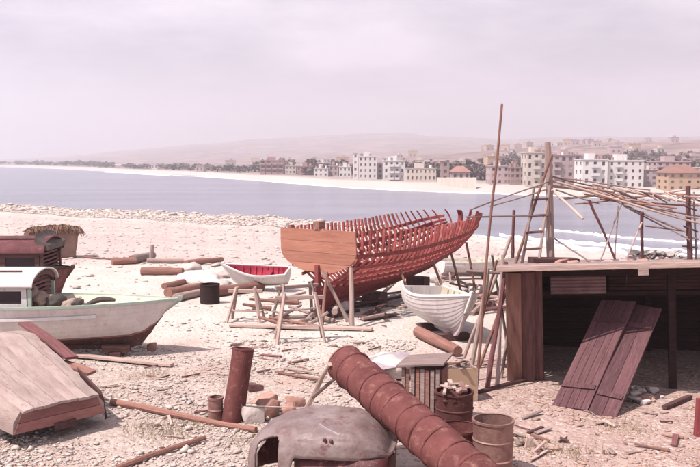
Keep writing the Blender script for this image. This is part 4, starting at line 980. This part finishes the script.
# ------------------------------------------------------------------ clutter behind the pipe
# slatted cabinet
q = gp(425, 424); cb = thing('slatted_crate', 'tall slatted wooden crate behind the long pipe', 'crate', T(q.x, q.y + .05, q.z) @ RZ(R(-22)))
Wc, Dc, Hc = .60, .5, 1.02
for sx in (-1, 1):
    for sy in (-1, 1):
        b = MB(); b.box(sx * Wc / 2 - .03, sy * Dc / 2 - .03, 0, sx * Wc / 2 + .03, sy * Dc / 2 + .03, Hc); local('post', b.mesh('post', 'wood_grey'), cb)
for i in range(6):
    x = lerp(-Wc / 2 + .085, Wc / 2 - .085, i / 5); b = MB(); b.box(x - .032, -Dc / 2 - .05, .03, x + .032, -Dc / 2 - .032, Hc - .02 + .01 * (i % 2)); local('slat', b.mesh('slat', 'wood_grey' if i % 2 else 'wood_brown'), cb)
for i in range(5):
    y = lerp(-Dc / 2 + .085, Dc / 2 - .085, i / 4); b = MB(); b.box(Wc / 2 + .032, y - .035, .03, Wc / 2 + .05, y + .035, Hc - .02); local('slat', b.mesh('slat', 'wood_brown'), cb)
b = MB(); b.box(-Wc / 2 - .029, Dc / 2 + .031, .02, Wc / 2 + .029, Dc / 2 + .05, Hc - .01); local('back_panel', b.mesh('back_panel', 'wood_dark'), cb)
b = MB(); b.loft([[(-Wc / 2 - .1, -Dc / 2 - .12, Hc + .0), (Wc / 2 + .12, -Dc / 2 - .1, Hc + .10), (Wc / 2 + .1, Dc / 2 + .1, Hc + .14), (-Wc / 2 - .12, Dc / 2 + .1, Hc + .03)], [(-Wc / 2 - .1, -Dc / 2 - .12, Hc + .03), (Wc / 2 + .12, -Dc / 2 - .1, Hc + .13), (Wc / 2 + .1, Dc / 2 + .1, Hc + .17), (-Wc / 2 - .12, Dc / 2 + .1, Hc + .06)]]); local('lid', b.mesh('lid', 'wood_grey'), cb)
# flat sheet heap left of it
q = gp(393, 378); hp = rock_mesh(.55, .55, .22, 'stone', 77, 'rubble'); tag(put('boulder', lump_mesh(.62, .6, .30, 'stone', 3, .3, 1.4, 8, .4, 'boulder'), None, T(q.x, q.y + .3, q.z + .15)), 'low pale mound of rubble behind the long pipe', 'rubble')
M = T(*(A(388, 363, q.y))) @ RZ(.2) @ RX(R(9)) @ RY(R(-8)); tag(put('metal_sheet', plank_mesh(.01 + .95, .75, .02, 'tin', 6, .05, .02, 'metal_sheet'), None, M @ T(-.45, 0, 0)), 'pale flat metal sheet lying on the rubble mound', 'sheet')
random.seed(9)
for i in range(14):
    px, py = random.uniform(366, 402), random.uniform(372, 386); q = gp(px, py); s = random.uniform(.06, .14)
    tag(put('stone_block', rock_mesh(s, s, s * .7, random.choice(['stone', 'brick', 'wood_dark']), 300 + i), None, T(q.x, q.y, q.z + s * .5) @ RZ(i)), 'small loose stone behind the long pipe', 'stone', 'loose stones behind the long pipe')
# grey canister under the pipe
q = gp(365, 430); drum('canister', 'grey blue canister standing under the long pipe', T(q.x + .0, 12.35, gz(.2, 12.35)), .26, .72, 'tin', cat='canister')
# pale wooden box, low drums
q = gp(460, 401); bx_ = thing('wooden_box', 'pale open wooden box filled with scrap behind the dark drum', 'box', T(q.x, q.y + .2, q.z) @ RZ(R(10)))
for nm, c in (('front_board', (-.28, -.22, 0, .28, -.19, .62)), ('rear_board', (-.28, .19, 0, .28, .22, .62)), ('side_board', (-.30, -.22, 0, -.282, .22, .66)), ('side_board', (.282, -.22, 0, .30, .22, .60)), ('base_board', (-.28, -.188, .02, .28, .188, .05))):
    b = MB(); b.box(*c); local(nm, b.mesh(nm, 'b_ochre' if 'front' in nm else 'wood_pale'), bx_)
for i in range(10):
    a = random.uniform(0, PI); l_ = random.uniform(.2, .5); c = RM[bx_] @ Vector((random.uniform(-.12, .12), random.uniform(-.1, .1), .58 + .04 * i * .5)); d = Vector((math.cos(a), math.sin(a), random.uniform(-.3, .3))) * l_ / 2
    tag(plank('offcut', c - d, c + d, .06, .025, random.choice(['wood_pale', 'wood_brown', 'wood_pale'])), 'wood offcut heaped in the pale open box', 'offcut', 'offcuts in the open box')
q = gp(456, 447); dd_ = drum('oil_drum', 'dark rusty drum with scrap on top, behind the lower pipe', T(q.x, q.y + .35, q.z), .30, .80, 'rust_dark', dent=.03, fill='rust_dark')
for i in range(12):
    a = random.uniform(0, 2 * PI); c = RM[dd_] @ Vector((.16 * math.cos(a), .16 * math.sin(a), .80 + random.uniform(.03, .10))); d = Vector((math.cos(a * 3), math.sin(a * 3), random.uniform(-.2, .2))) * random.uniform(.1, .3)
    tag(plank('scrap', c - d, c + d, .06, .03, random.choice(['wood_pale', 'rust_pale', 'wood_dark', 'wood_brown'])), 'scrap piece lying on top of the dark rusty drum', 'scrap', 'scrap on the dark drum')
q = gp(495, 482); drum('oil_drum', 'pinkish rusty open drum at the right of the long pipe', T(q.x, q.y + .25, q.z), .285, .82, 'rust_pale', dent=.02)
q = gp(455, 462); drum('oil_drum', 'squat red brown drum between the dark drum and the pipe', T(q.x + .02, q.y - .05, q.z), .30, .55, 'rust', dent=.03)

# ------------------------------------------------------------------ the shed
fl = gp(518, 384); FLx, FLy = 3.15, 17.1            # front left corner
RX_, RY_ = 9.2, 15.9                                 # front right corner (outside the frame)
fd = Vector((RX_ - FLx, RY_ - FLy, 0)).normalized(); bd = Vector((-fd.y, fd.x, 0)); WS = (Vector((RX_, RY_, 0)) - Vector((FLx, FLy, 0))).length
MS = Matrix((fd, bd, Vector((0, 0, 1)))).transposed().to_4x4(); MS.translation = Vector((FLx, FLy, gz(FLx, FLy))); MS = MS @ RY(R(-2.5))
sh = thing('boat_shed', 'dark open fronted wooden shed with a low flat roof', 'shed', MS)
def sw_(x, y, z): return MS @ Vector((x, y, z))
RFx = lambda y: 2.36 - .10 * y            # roof falls to the back
DS = 3.6
# corner and front posts
for x, y in ((.75, .25), (3.3, .1), (5.8, .1), (.5, DS - .2), (3.3, DS - .2), (5.8, DS - .2)):
    b = MB(); zt = RFx(y) - .10; b.box(-.07, -.07, -.4, .07, .07, zt); local('post', b.mesh('post', 'wood_black_shade'), sh, T(x, y, 0))
# back wall boards, horizontal
nb = 11
for i in range(nb):
    z0_, z1_ = .02 + i * .18, .02 + (i + 1) * .18 - .008
    b = MB(); b.box(.2, DS - .08, z0_, WS, DS - .05 + .008 * (i % 2), z1_); local('back_board', b.mesh('back_board', 'wood_black_shade'), sh)
for i in range(18):     # left wall boards
    y0 = .55 + i * .168
    if y0 > DS - .2: break
    b = MB(); b.box(.40, y0, 0, .43 + .008 * (i % 2), y0 + .16, RFx(y0) - .12); local('side_board', b.mesh('side_board', 'wood_black_shade'), sh)
for i in range(18):
    y0 = .1 + i * .168
    if y0 > DS - .2: break
    b = MB(); b.box(WS - .1, y0, 0, WS - .07, y0 + .16, RFx(y0) - .12); local('side_board', b.mesh('side_board', 'wood_black_shade'), sh)
# beams and roof boards
for y in (.08, DS - .2):
    b = MB(); b.box(.1, y - .06, RFx(y) - .22, WS, y + .06, RFx(y) - .095); local('beam', b.mesh('beam', 'wood_black_shade'), sh)
for i in range(16):
    x = .15 + i * (WS - .3) / 15; M_ = MS; plank('rafter', sw_(x, -1.12, RFx(-1.12) - .055), sw_(x, DS, RFx(DS) - .055), .06, .075, 'wood_black_shade', sh)
nrb = 24
for i in range(nrb):
    y0 = -1.15 + i * .20; zc_ = RFx(y0 + .1)
    plank('roof_board', sw_(.05 + random.uniform(-.1, .06), y0 + .1, zc_ + random.uniform(0, .01)), sw_(WS + .2, y0 + .1, zc_ + random.uniform(0, .02)), .19, .03, 'wood_grey', sh, up=(0, -.1, 1), seg=6)
plank('fascia', sw_(-.05, -1.19, RFx(-1.19) - .03), sw_(WS + .2, -1.19, RFx(-1.19) - .0), .03, .105, 'wood_pale', sh)
for x in (2.6, 5.05):
    b = MB(); b.box(x - .09, -1.27, 2.30, x + .09, -1.208, 2.40); local('bracket', b.mesh('bracket', 'wood_pale'), sh)
# corrugated panels high on the back, facing the front
for x0, x1, z0_, z1_, y, m, nn in ((1.0, 2.1, 1.70, 2.20, .45, 'corrugated', 7), (2.3, 5.6, 1.55, 2.16, 1.9, 'wood_dark', 8)):
    if m == 'corrugated':
        b = MB(); N = nn * 6; pr = [(y + .018 * math.sin(i / 6 * 2 * PI), lerp(z0_, z1_, i / N)) for i in range(N + 1)]
        b.loft([[(x0, a, z) for a, z in pr] + [(x0, a + .006, z) for a, z in pr[::-1]], [(x1, a, z) for a, z in pr] + [(x1, a + .006, z) for a, z in pr[::-1]]]); local('corrugated_panel', b.mesh('corrugated_panel', m, True), sh)
    else:
        for i in range(nn):
            za, zb_ = lerp(z0_, z1_, i / nn), lerp(z0_, z1_, (i + 1) / nn) - .012; b = MB(); b.box(x0, y, za, x1, y + .03, zb_); local('inner_slat', b.mesh('inner_slat', m), sh)
plank('tie_beam', sw_(.5, 1.28, 1.585), sw_(WS - .2, 1.28, 1.56), .07, .09, 'wood_black_shade', sh)
# broad weathered boards at the left front corner
for i, (xb, xt, w, m, yb) in enumerate(((.22, .26, .30, 'wood_brown', .02), (.50, .54, .26, 'wood_dark', .10), (.72, .72, .18, 'wood_dark', .18))):
    plank('corner_board', sw_(xb, yb, -.05), sw_(xt, yb - .75, RFx(-.75) - .11), .05, w, m, sh, up=tuple(fd), seg=5, jag=.015)
b = MB(); b.box(.2, DS - .03, -.4, WS, DS - .01, 1.98); local('light_block_panel', b.mesh('light_block_panel', 'wood_black_shade'), sh)  # added panel, stops light showing through gaps in the back boards
# leaning doors
def door(pbl, pbr, ptl, ptr, m, label, thick=.045, nb_=4):
    ex = (pbr - pbl); ez = ((ptl - pbl) + (ptr - pbr)) / 2; ln = ez.length; wd_ = ex.length; zx = ez.normalized(); yx = ex.normalized(); nx_ = zx.cross(yx).normalized(); yx = nx_.cross(zx)
    M = Matrix((zx, yx, nx_)).transposed().to_4x4(); M.translation = pbl
    t = thing('leaning_boards', label, 'boards', M); bw_ = wd_ / nb_
    for k in range(nb_):
        b = MB(); b.box(random.uniform(-.01, .0), k * bw_ + .004, 0, ln + random.uniform(-.01, .01), (k + 1) * bw_ - .004, thick - .004 * (k % 2)); local('board', b.mesh('board', m), t)
    for f in (.18, .80):
        b = MB(); b.box(ln * f - .05, .03, -.035, ln * f + .05, wd_ - .03, -.002); local('batten', b.mesh('batten', m), t)
    return t
dl = gp(552, 405); dr = gp(586, 413); door(dl, dr, A(603, 300, 16.8), A(632, 304, 16.55), 'door_wood', 'dark weathered board door leaning in the shed front, left of the pair', nb_=5)
dl2 = gp(585, 413.5); dr2 = gp(616, 418); door(dl2 + Vector((.03, -.02, 0)), dr2, A(635, 304, 16.55), A(663, 307, 16.35), 'door_wood', 'smooth reddish board door leaning in the shed front, right of the pair', nb_=2)
# rubble in the shed front and red post end
random.seed(13)
for i in range(16):
    q = gp(random.gauss(645, 9), random.gauss(398, 4)); s = random.uniform(.04, .11); tag(put('rubble_stone', rock_mesh(s * 1.3, s, s * .7, random.choice(['stone', 'cloth_pale', 'stone', 'brick']), 500 + i), None, T(q.x, q.y, q.z + s * .45) @ RZ(i)), 'pale broken stone in the small heap inside the shed mouth', 'stone', 'stone heap in the shed mouth')
q = gp(676, 402); o = plank('plank', gp(664, 410) + Vector((0, 0, .05)), gp(690, 399) + Vector((0, 0, .05)), .1, .06, 'wood_dark'); tag(o, 'short dark plank lying in the shed mouth', 'plank')
q = gp(703, 436); o = plank('post', q, q + Vector((.02, 0, .62)), .28, .1, 'red_lead_dark'); tag(o, 'dark red post end at the right edge of the yard', 'post')

# ------------------------------------------------------------------ frame of poles on the shed roof
pg = thing('pergola', 'rickety pergola of bare poles standing over the shed roof', 'pergola', T(*sw_(2, 1.5, 2.3)))
def PP(x0, y0, Y0, x1, y1, Y1, r0, r1=None, m='wood_grey'): pole('pole', A(x0, y0, Y0), A(x1, y1, Y1), r0 * (1 if x0 in (551, 690) else .55), (r1 or r0 * .85) * (1 if x0 in (551, 690) else .55), m, pg, n=8, seg=6, wob=.012)
PP(551, 262, 18.2, 547.5, 142, 18.2, .085, .07, 'wood_grey')          # main mast
PP(470, 210, 17.0, 548, 182, 18.1, .03); PP(490, 206.5, 17.4, 548, 189, 18.2, .03)
PP(466, 217, 17.0, 549, 216, 18.0, .032)
PP(512.5, 258, 18.6, 514, 210, 18.6, .07, .06, 'wood_maroon')
PP(549, 180, 18.2, 702, 224, 17.4, .05, .04, 'wood_pale'); PP(549, 186, 18.3, 640, 197, 19.3, .055, .045, 'wood_pale')
PP(552, 190, 18.1, 583, 219, 17.3, .055, .05, 'wood_pale'); PP(560, 199, 18.4, 618, 194, 19.0, .05, .04, 'wood_pale')
PP(606, 197, 18.8, 686, 232, 17.3, .045); PP(550, 176, 18.25, 592, 186, 19.2, .035); PP(592, 184, 19.3, 703, 206, 19.6, .045, .04, 'wood_pale')
PP(614, 191, 19.4, 700, 195, 19.6, .04); PP(600, 199, 18.6, 705, 217, 18.5, .035, .03, 'wood_brown'); PP(640, 197, 19.4, 704, 187, 19.7, .03)
PP(575, 204, 18, 625, 199, 19, .03, .03, 'wood_brown'); PP(624, 206, 18.4, 690, 240, 17.4, .03); PP(560, 178, 18.6, 650, 190, 19.6, .03, .03, 'wood_pale')
PP(589, 200, 18.0, 615, 259, 18.2, .05, .045, 'wood_maroon'); PP(622, 203, 18.2, 599, 263, 17.9, .03); PP(642, 212, 18.0, 642, 260, 18.2, .065, .06, 'wood_maroon')
PP(642, 222, 18, 625, 262, 17.8, .035, .03, 'wood_pale'); PP(551, 236, 18.2, 590, 262, 17.4, .02)
PP(615, 257, 18.2, 618, 206, 18.6, .03); PP(690, 263, 17.5, 688, 186, 17.6, .06, .055, 'wood_dark'); PP(645, 226, 18, 684, 231, 17.6, .03, .03, 'wood_brown')
PP(696, 262, 17.6, 694, 192, 17.8, .04, .04, 'wood_grey'); PP(556, 190, 18.2, 600, 204, 18.8, .03, .03, 'wood_pale')
for i in range(6): PP(683 + random.uniform(-2, 2), 196 + i * 10, 17.45, 698 + random.uniform(-2, 3), 199 + i * 10 + random.uniform(-3, 3), 17.6, .035, .035, 'wood_dark' if i % 2 else 'wood_pale')
random.seed(76)
for i in range(8):
    x_a = random.uniform(552, 640); y_a = lerp(182, 200, (x_a - 552) / 90) + random.uniform(-3, 6); x_b = x_a + random.uniform(45, 80); y_b = y_a + random.uniform(2, 26)
    PP(x_a, y_a, random.uniform(18.0, 19.2), min(x_b, 705), y_b, random.uniform(17.6, 19.4), random.uniform(.03, .045), None, random.choice(['wood_pale', 'wood_pale', 'wood_grey', 'wood_brown']))
random.seed(77)
for i in range(26):       # short battens across the rafters
    f = i / 25; px = lerp(585, 702, f) + random.uniform(-3, 3); py = lerp(190, 197, f) + random.uniform(-2, 3); Yb = random.uniform(18.6, 19.3)
    PP(px - random.uniform(5, 12), py - random.uniform(1, 4), Yb, px + random.uniform(5, 12), py + random.uniform(2, 6), Yb - .35, random.uniform(.025, .045), None, random.choice(['wood_pale', 'wood_pale', 'wood_brown', 'wood_grey', 'wood_dark']))
# blocks and junk on the roof
random.seed(31)
def on_roof(px, Y):
    X = (px - 350) / F * Y; lp_ = MS.inverted() @ Vector((X, Y, 0)); return Vector((X, Y, MS.translation.z + RFx(lp_.y) + .03))
for i in range(34):
    px = random.uniform(640, 700) if i < 22 else random.uniform(540, 640); Y = random.uniform(16.9, 18.6); q = on_roof(px, Y); s = random.uniform(.06, .14)
    tag(put('roof_stone', rock_mesh(s * 1.4, s, s * .8, random.choice(['stone', 'stone', 'brick', 'b_pink']), 700 + i), None, T(q.x, q.y, q.z + s * .6) @ RZ(i)), 'stone weighing down the shed roof', 'stone', 'stones on the shed roof')
lay = 0
for row in range(3):          # low dry stone stack at the right
    for k in range(7 - row // 2):
        q = on_roof(630 + k * 8.5 + row * 3, 18.9); tag(put('stack_stone', rock_mesh(.14, .12, .075, random.choice(['stone', 'cloth_pale', 'cloth_pale']), 800 + row * 9 + k), None, T(q.x, q.y, q.z + .06 + row * .115)), 'pale stone in the loose stack on the right of the shed roof', 'stone', 'stone stack on the shed roof')
o = plank('board', on_roof(532, 17.7) + Vector((0, 0, .09)), on_roof(578, 17.9) + Vector((0, 0, .09)), .3, .12, 'wood_dark'); tag(o, 'dark beam lying across the left end of the shed roof', 'beam')
o = plank('board', on_roof(560, 16.85) + Vector((0, 0, .03)), on_roof(690, 16.6) + Vector((0, 0, .03)), .2, .05, 'wood_pale'); tag(o, 'long pale board lying along the front of the shed roof', 'board')
o = plank('board', on_roof(605, 18.0) + Vector((0, 0, .05)), on_roof(665, 17.6) + Vector((0, 0, .08)), .2, .07, 'wood_maroon'); tag(o, 'reddish board lying under the roof struts', 'board')

# ------------------------------------------------------------------ ladder and leaning poles beside the shed
la0, la1 = gp(498, 345), A(541, 178, 18.3); lb0, lb1 = gp(507, 347), A(549.5, 180, 18.25)
la0 = Vector((A(500, 300, 17.6).x, 17.3, gz(3.1, 17.3))); lad = thing('ladder', 'old wooden ladder leaning on the shed mast', 'ladder', T(*la0))
lb0 = la0 + Vector((.40, -.06, 0)); la1 = A(534, 187, 18.06); lb1 = A(550, 185, 18.0)
pole('rail', la0, la1, .035, .03, 'wood_grey', lad); pole('rail', lb0, lb1, .035, .03, 'wood_grey', lad)
for i in range(11):
    t = .06 + i * .087; a, c = la0.lerp(la1, t), lb0.lerp(lb1, t); plank('rung', a, c, .10, .045, 'wood_dark', lad)
mp0 = gp(476, 393)
stick('mast_pole', mp0, A(502, 104, mp0.y + .3), .03, 'wood_brown', 'very tall thin pole rising above the far town, left of the shed', 'pole')
for x0, y0, x1, y1, Y1, r_, m, lab in ((487, 391, 506, 262, 17.0, .055, 'wood_maroon', 'dark upright pole at the left corner of the shed'), (470, 381, 488, 268, 17.0, .05, 'wood_pale', 'pale pole beside the foot of the tall thin pole'), (462, 363, 511, 236, 18.3, .04, 'wood_pale', 'pale pole slanting right across the white rowing boat'), (479, 368, 552, 154, 18.05, .035, 'wood_brown', 'long thin pole slanting up to the shed mast top'), (497, 388, 503, 255, 17.2, .045, 'wood_grey', 'grey pole standing between ladder and dark pole'), (470, 366, 497, 260, 17.9, .035, 'wood_brown', 'brown pole leaning with the pale ones by the rowing boat'), (508, 352, 492, 255, 18.6, .035, 'wood_grey', 'grey pole crossing the others towards the left')):
    stick('leaning_pole', gp(x0, y0), A(x1, y1, Y1), r_, m, lab, 'pole', 'poles leaning by the shed')
o = pole('cross_bar', A(466, 271, 17.1), A(524, 274, 17.2), .035, .035, 'wood_grey'); tag(o, 'thin horizontal bar tied across the leaning poles', 'pole')
stick('pole', gp(478, 394) + Vector((0, 0, .04)), gp(530, 380) + Vector((0, 0, .04)), .04, 'wood_dark', 'dark stick lying at the foot of the shed corner', 'stick')

# yard clutter behind the poles
random.seed(17)
for i in range(46):
    px, py = random.uniform(440, 535), random.uniform(262, 318); c = gp(px, py)
    if c.y < 18.5 or (px > 520 and c.y < 22): continue
    a = random.uniform(0, PI); l_ = random.uniform(.5, 1.8); d = Vector((math.cos(a), math.sin(a), 0)) * l_ / 2; dz = random.uniform(.05, .3)
    tag(pole('timber', c - d + Vector((0, 0, .05)), c + d + Vector((0, 0, dz + .1)), random.uniform(.03, .09), .04, random.choice(['wood_pale', 'wood_grey', 'wood_brown', 'wood_dark', 'wood_pale'])), 'loose timber in the clutter between rowing boat and shed', 'timber', 'timber behind the leaning poles')
for i in range(16):
    px, py = random.uniform(432, 530), random.uniform(268, 312); q = gp(px, py)
    if q.y < 19: continue
    s = random.uniform(.15, .35); tag(put('rubble_stone', rock_mesh(s, s, s * .7, random.choice(['stone', 'cloth_pale', 'wood_dark', 'brick']), 900 + i), None, T(q.x, q.y, q.z + s * .4) @ RZ(i)), 'rough stone in the clutter between rowing boat and shed', 'stone', 'stones behind the leaning poles')
# broken frames in the bottom right corner
for x0, y0, x1, y1, r_, lab in ((522, 462, 546, 441, .03, 'pale stick of the broken frame at the bottom, leftmost'), (533, 440, 560, 468, .035, 'pale crossing stick of the broken frame at the bottom'), (600, 451, 632, 472, .03, 'pale stick sloping down at the bottom right of the yard'), (602, 473, 604, 449, .025, 'short upright pale stick at the bottom right of the yard'), (654, 473, 656, 452, .018, 'thin upright stick near the bottom right corner')):
    a = A(x0, y0, 12.9); c = A(x1, y1, 12.7); stick('stick', a, c, r_, 'wood_pale', lab, 'stick')
o = plank('board', A(524, 474, 12.9), A(531, 438, 13.0), .16, .03, 'wood_pale', None, up=(.3, -1, 0)); tag(o, 'pale broken board standing by the crossing sticks at the bottom', 'board')

# scrap wood and broken bits lying about
random.seed(55)
for i in range(70):
    left = i < 42
    c = gp(random.uniform(105, 330), random.uniform(345, 440)) if left else gp(random.uniform(500, 690), random.uniform(412, 462))
    if left and i % 3 == 0: c = gp(random.uniform(230, 470), random.uniform(325, 372))
    a = random.uniform(0, PI); l_ = random.uniform(.12, .55); d = Vector((math.cos(a), math.sin(a), 0)) * l_ / 2; dz = Vector((0, 0, .025))
    m_ = random.choice(['wood_pale', 'wood_grey', 'wood_brown', 'wood_dark', 'wood_maroon'])
    o = plank('scrap_wood', c - d + dz, c + d + dz + Vector((0, 0, random.uniform(0, .05))), random.uniform(.03, .1), .025, m_) if i % 2 else pole('scrap_wood', c - d + dz, c + d + dz, random.uniform(.01, .028), .012, m_, None, n=6, seg=3, wob=.08)
    tag(o, 'scrap of wood lying on the open shingle of the yard' if left else 'scrap of wood lying on the sandy ground in front of the shed', 'wood scrap', 'scrap wood on the shingle' if left else 'scrap wood before the shed')
# ------------------------------------------------------------------ pebbles, chips and dry weeds
def scatter(name, n, fn, m, sz, flat, label, seed):
    r = np.random.default_rng(seed); pts = fn(r, n); n = len(pts)
    base = np.array([(1, 0, 0), (.5, .8, .1), (-.5, .85, 0), (-1, 0, .1), (-.5, -.8, 0), (.55, -.8, .1), (.35, .2, .75), (-.4, -.1, .7), (0, 0, -.6)])
    tri = np.array([(0, 1, 6), (1, 2, 6), (2, 7, 6), (2, 3, 7), (3, 4, 7), (4, 5, 7), (5, 6, 7), (5, 0, 6), (1, 0, 8), (2, 1, 8), (3, 2, 8), (4, 3, 8), (5, 4, 8), (0, 5, 8)])
    s = np.exp(r.normal(math.log(sz), .55, n)); a = r.uniform(0, 6.283, n); ca, sa_ = np.cos(a), np.sin(a)
    B = base[None] * (s[:, None, None] * np.stack([r.uniform(.8, 1.3, n), r.uniform(.6, 1, n), r.uniform(.7, 1, n) * flat], 1)[:, None, :]) * r.uniform(.8, 1.2, (n, 9, 1))
    X = B[..., 0] * ca[:, None] - B[..., 1] * sa_[:, None] + pts[:, None, 0]; Y = B[..., 0] * sa_[:, None] + B[..., 1] * ca[:, None] + pts[:, None, 1]
    Z = B[..., 2] + hgt(pts[:, 0], pts[:, 1])[:, None] + (s * .25 * flat)[:, None]
    VV = np.stack([X, Y, Z], -1).reshape(-1, 3); FF = (tri[None] + (np.arange(n) * 9)[:, None, None]).reshape(-1, 3)
    o = put(name, np_mesh(name, VV, FF, [MATS[m]], 3, smooth=False)); o['kind'] = 'stuff'; o['label'] = label; return o
def area(x0f, x1f, y0, y1, yard):
    def f(r, n):
        y = y0 + (y1 - y0) * r.uniform(0, 1, n) ** 1.25; x = r.uniform(x0f, x1f, n) * y
        keep = (x < .9 + .8 * np.sin(y * 1.3)) if not yard else (x > -.3)
        k2 = (np.sin(x * 1.7 + np.sin(y * .9) * 2) + np.sin(y * 1.9 + x * .8) + r.normal(0, .8, n)) > -.1
        m_ = keep & k2; return np.stack([x[m_], y[m_]], 1)
    return f
scatter('pebbles', 34000, area(-.46, .14, 11, 21, False), 'pebble', .018, .7, 'loose pale shingle stones', 1)
scatter('pebbles', 2500, area(-.46, .2, 22, 46, False), 'pebble', .04, .6, 'larger scattered shingle stones', 2)
scatter('wood_chips', 5000, area(-.46, .14, 11, 24, False), 'wood_chip_dark', .02, .3, 'dark chips and bark among the shingle', 6)
scatter('wood_chips', 9000, area(.02, .47, 11, 19, True), 'chip', .022, .35, 'wood chips trodden into the sandy yard', 3)
def ridge_area(r, n):
    px = r.uniform(-40, 420, n); Yn = np.interp([th(p) for p in px], nx, ny); Y = Yn - r.uniform(2, 34, n) ** 1.0; return np.stack([(px - 350) / F * Y, Y], 1)
scatter('pebbles', 9000, ridge_area, 'pebble', .15, .6, 'pale boulders along the storm ridge at the water', 4)
def mid_area(r, n):
    px = r.uniform(-40, 520, n); Y = r.uniform(40, 118, n); return np.stack([(px - 350) / F * Y, Y], 1)
scatter('pebbles', 5000, mid_area, 'pebble', .06, .5, 'stones strewn over the middle beach', 5)
# dry weeds
r = np.random.default_rng(8); n = 2600; y = r.uniform(11.5, 17, n); cx = np.array([(-3.4, 13.9), (-3.0, 13.6), (-2.7, 14.2), (-.6, 14.8), (-1.6, 13.3), (-2.2, 16.6), (2.6, 13.2), (3.4, 12.8), (-4.2, 17.5), (4.6, 14.0)])
ci = r.integers(0, len(cx), n); px_ = cx[ci] + r.normal(0, .28, (n, 2)); d = np.stack([r.normal(0, .5, n), r.normal(0, .5, n), r.uniform(.4, 1.2, n)], 1); d *= (r.uniform(.05, .17, n) / np.linalg.norm(d, axis=1))[:, None]
c = np.column_stack([px_, hgt(px_[:, 0], px_[:, 1]) - .01]); sv_ = np.cross(d, r.normal(0, 1, (n, 3))); sv_ *= (.005 / np.linalg.norm(sv_, axis=1))[:, None]
VV = np.stack([c - sv_, c + sv_, c + d], 1).reshape(-1, 3); o = put('dry_weeds', np_mesh('dry_weeds', VV, np.arange(3 * n).reshape(-1, 3), [MATS['grassy']], 3, smooth=False)); o['kind'] = 'stuff'; o['label'] = 'thin dry weeds between the stones'

# ------------------------------------------------------------------ haze
hb = MB(); hb.box(-7300, -7300, SEA - 5, 7300, 7300, 420)
hz = put('haze', hb.mesh('haze', 'stone')); hz['kind'] = 'stuff'; hz['label'] = 'thin pale sea haze'
hm_ = bpy.data.materials.new('haze'); hm_.use_nodes = True; ht = hm_.node_tree; ht.nodes.clear()
pv = ht.nodes.new('ShaderNodeVolumePrincipled'); pv.inputs['Color'].default_value = (.925, .93, 1.0, 1); pv.inputs['Density'].default_value = .00048; pv.inputs['Anisotropy'].default_value = .2
ho = ht.nodes.new('ShaderNodeOutputMaterial'); ht.links.new(pv.outputs[0], ho.inputs['Volume'])
hz.data.materials.clear(); hz.data.materials.append(hm_)
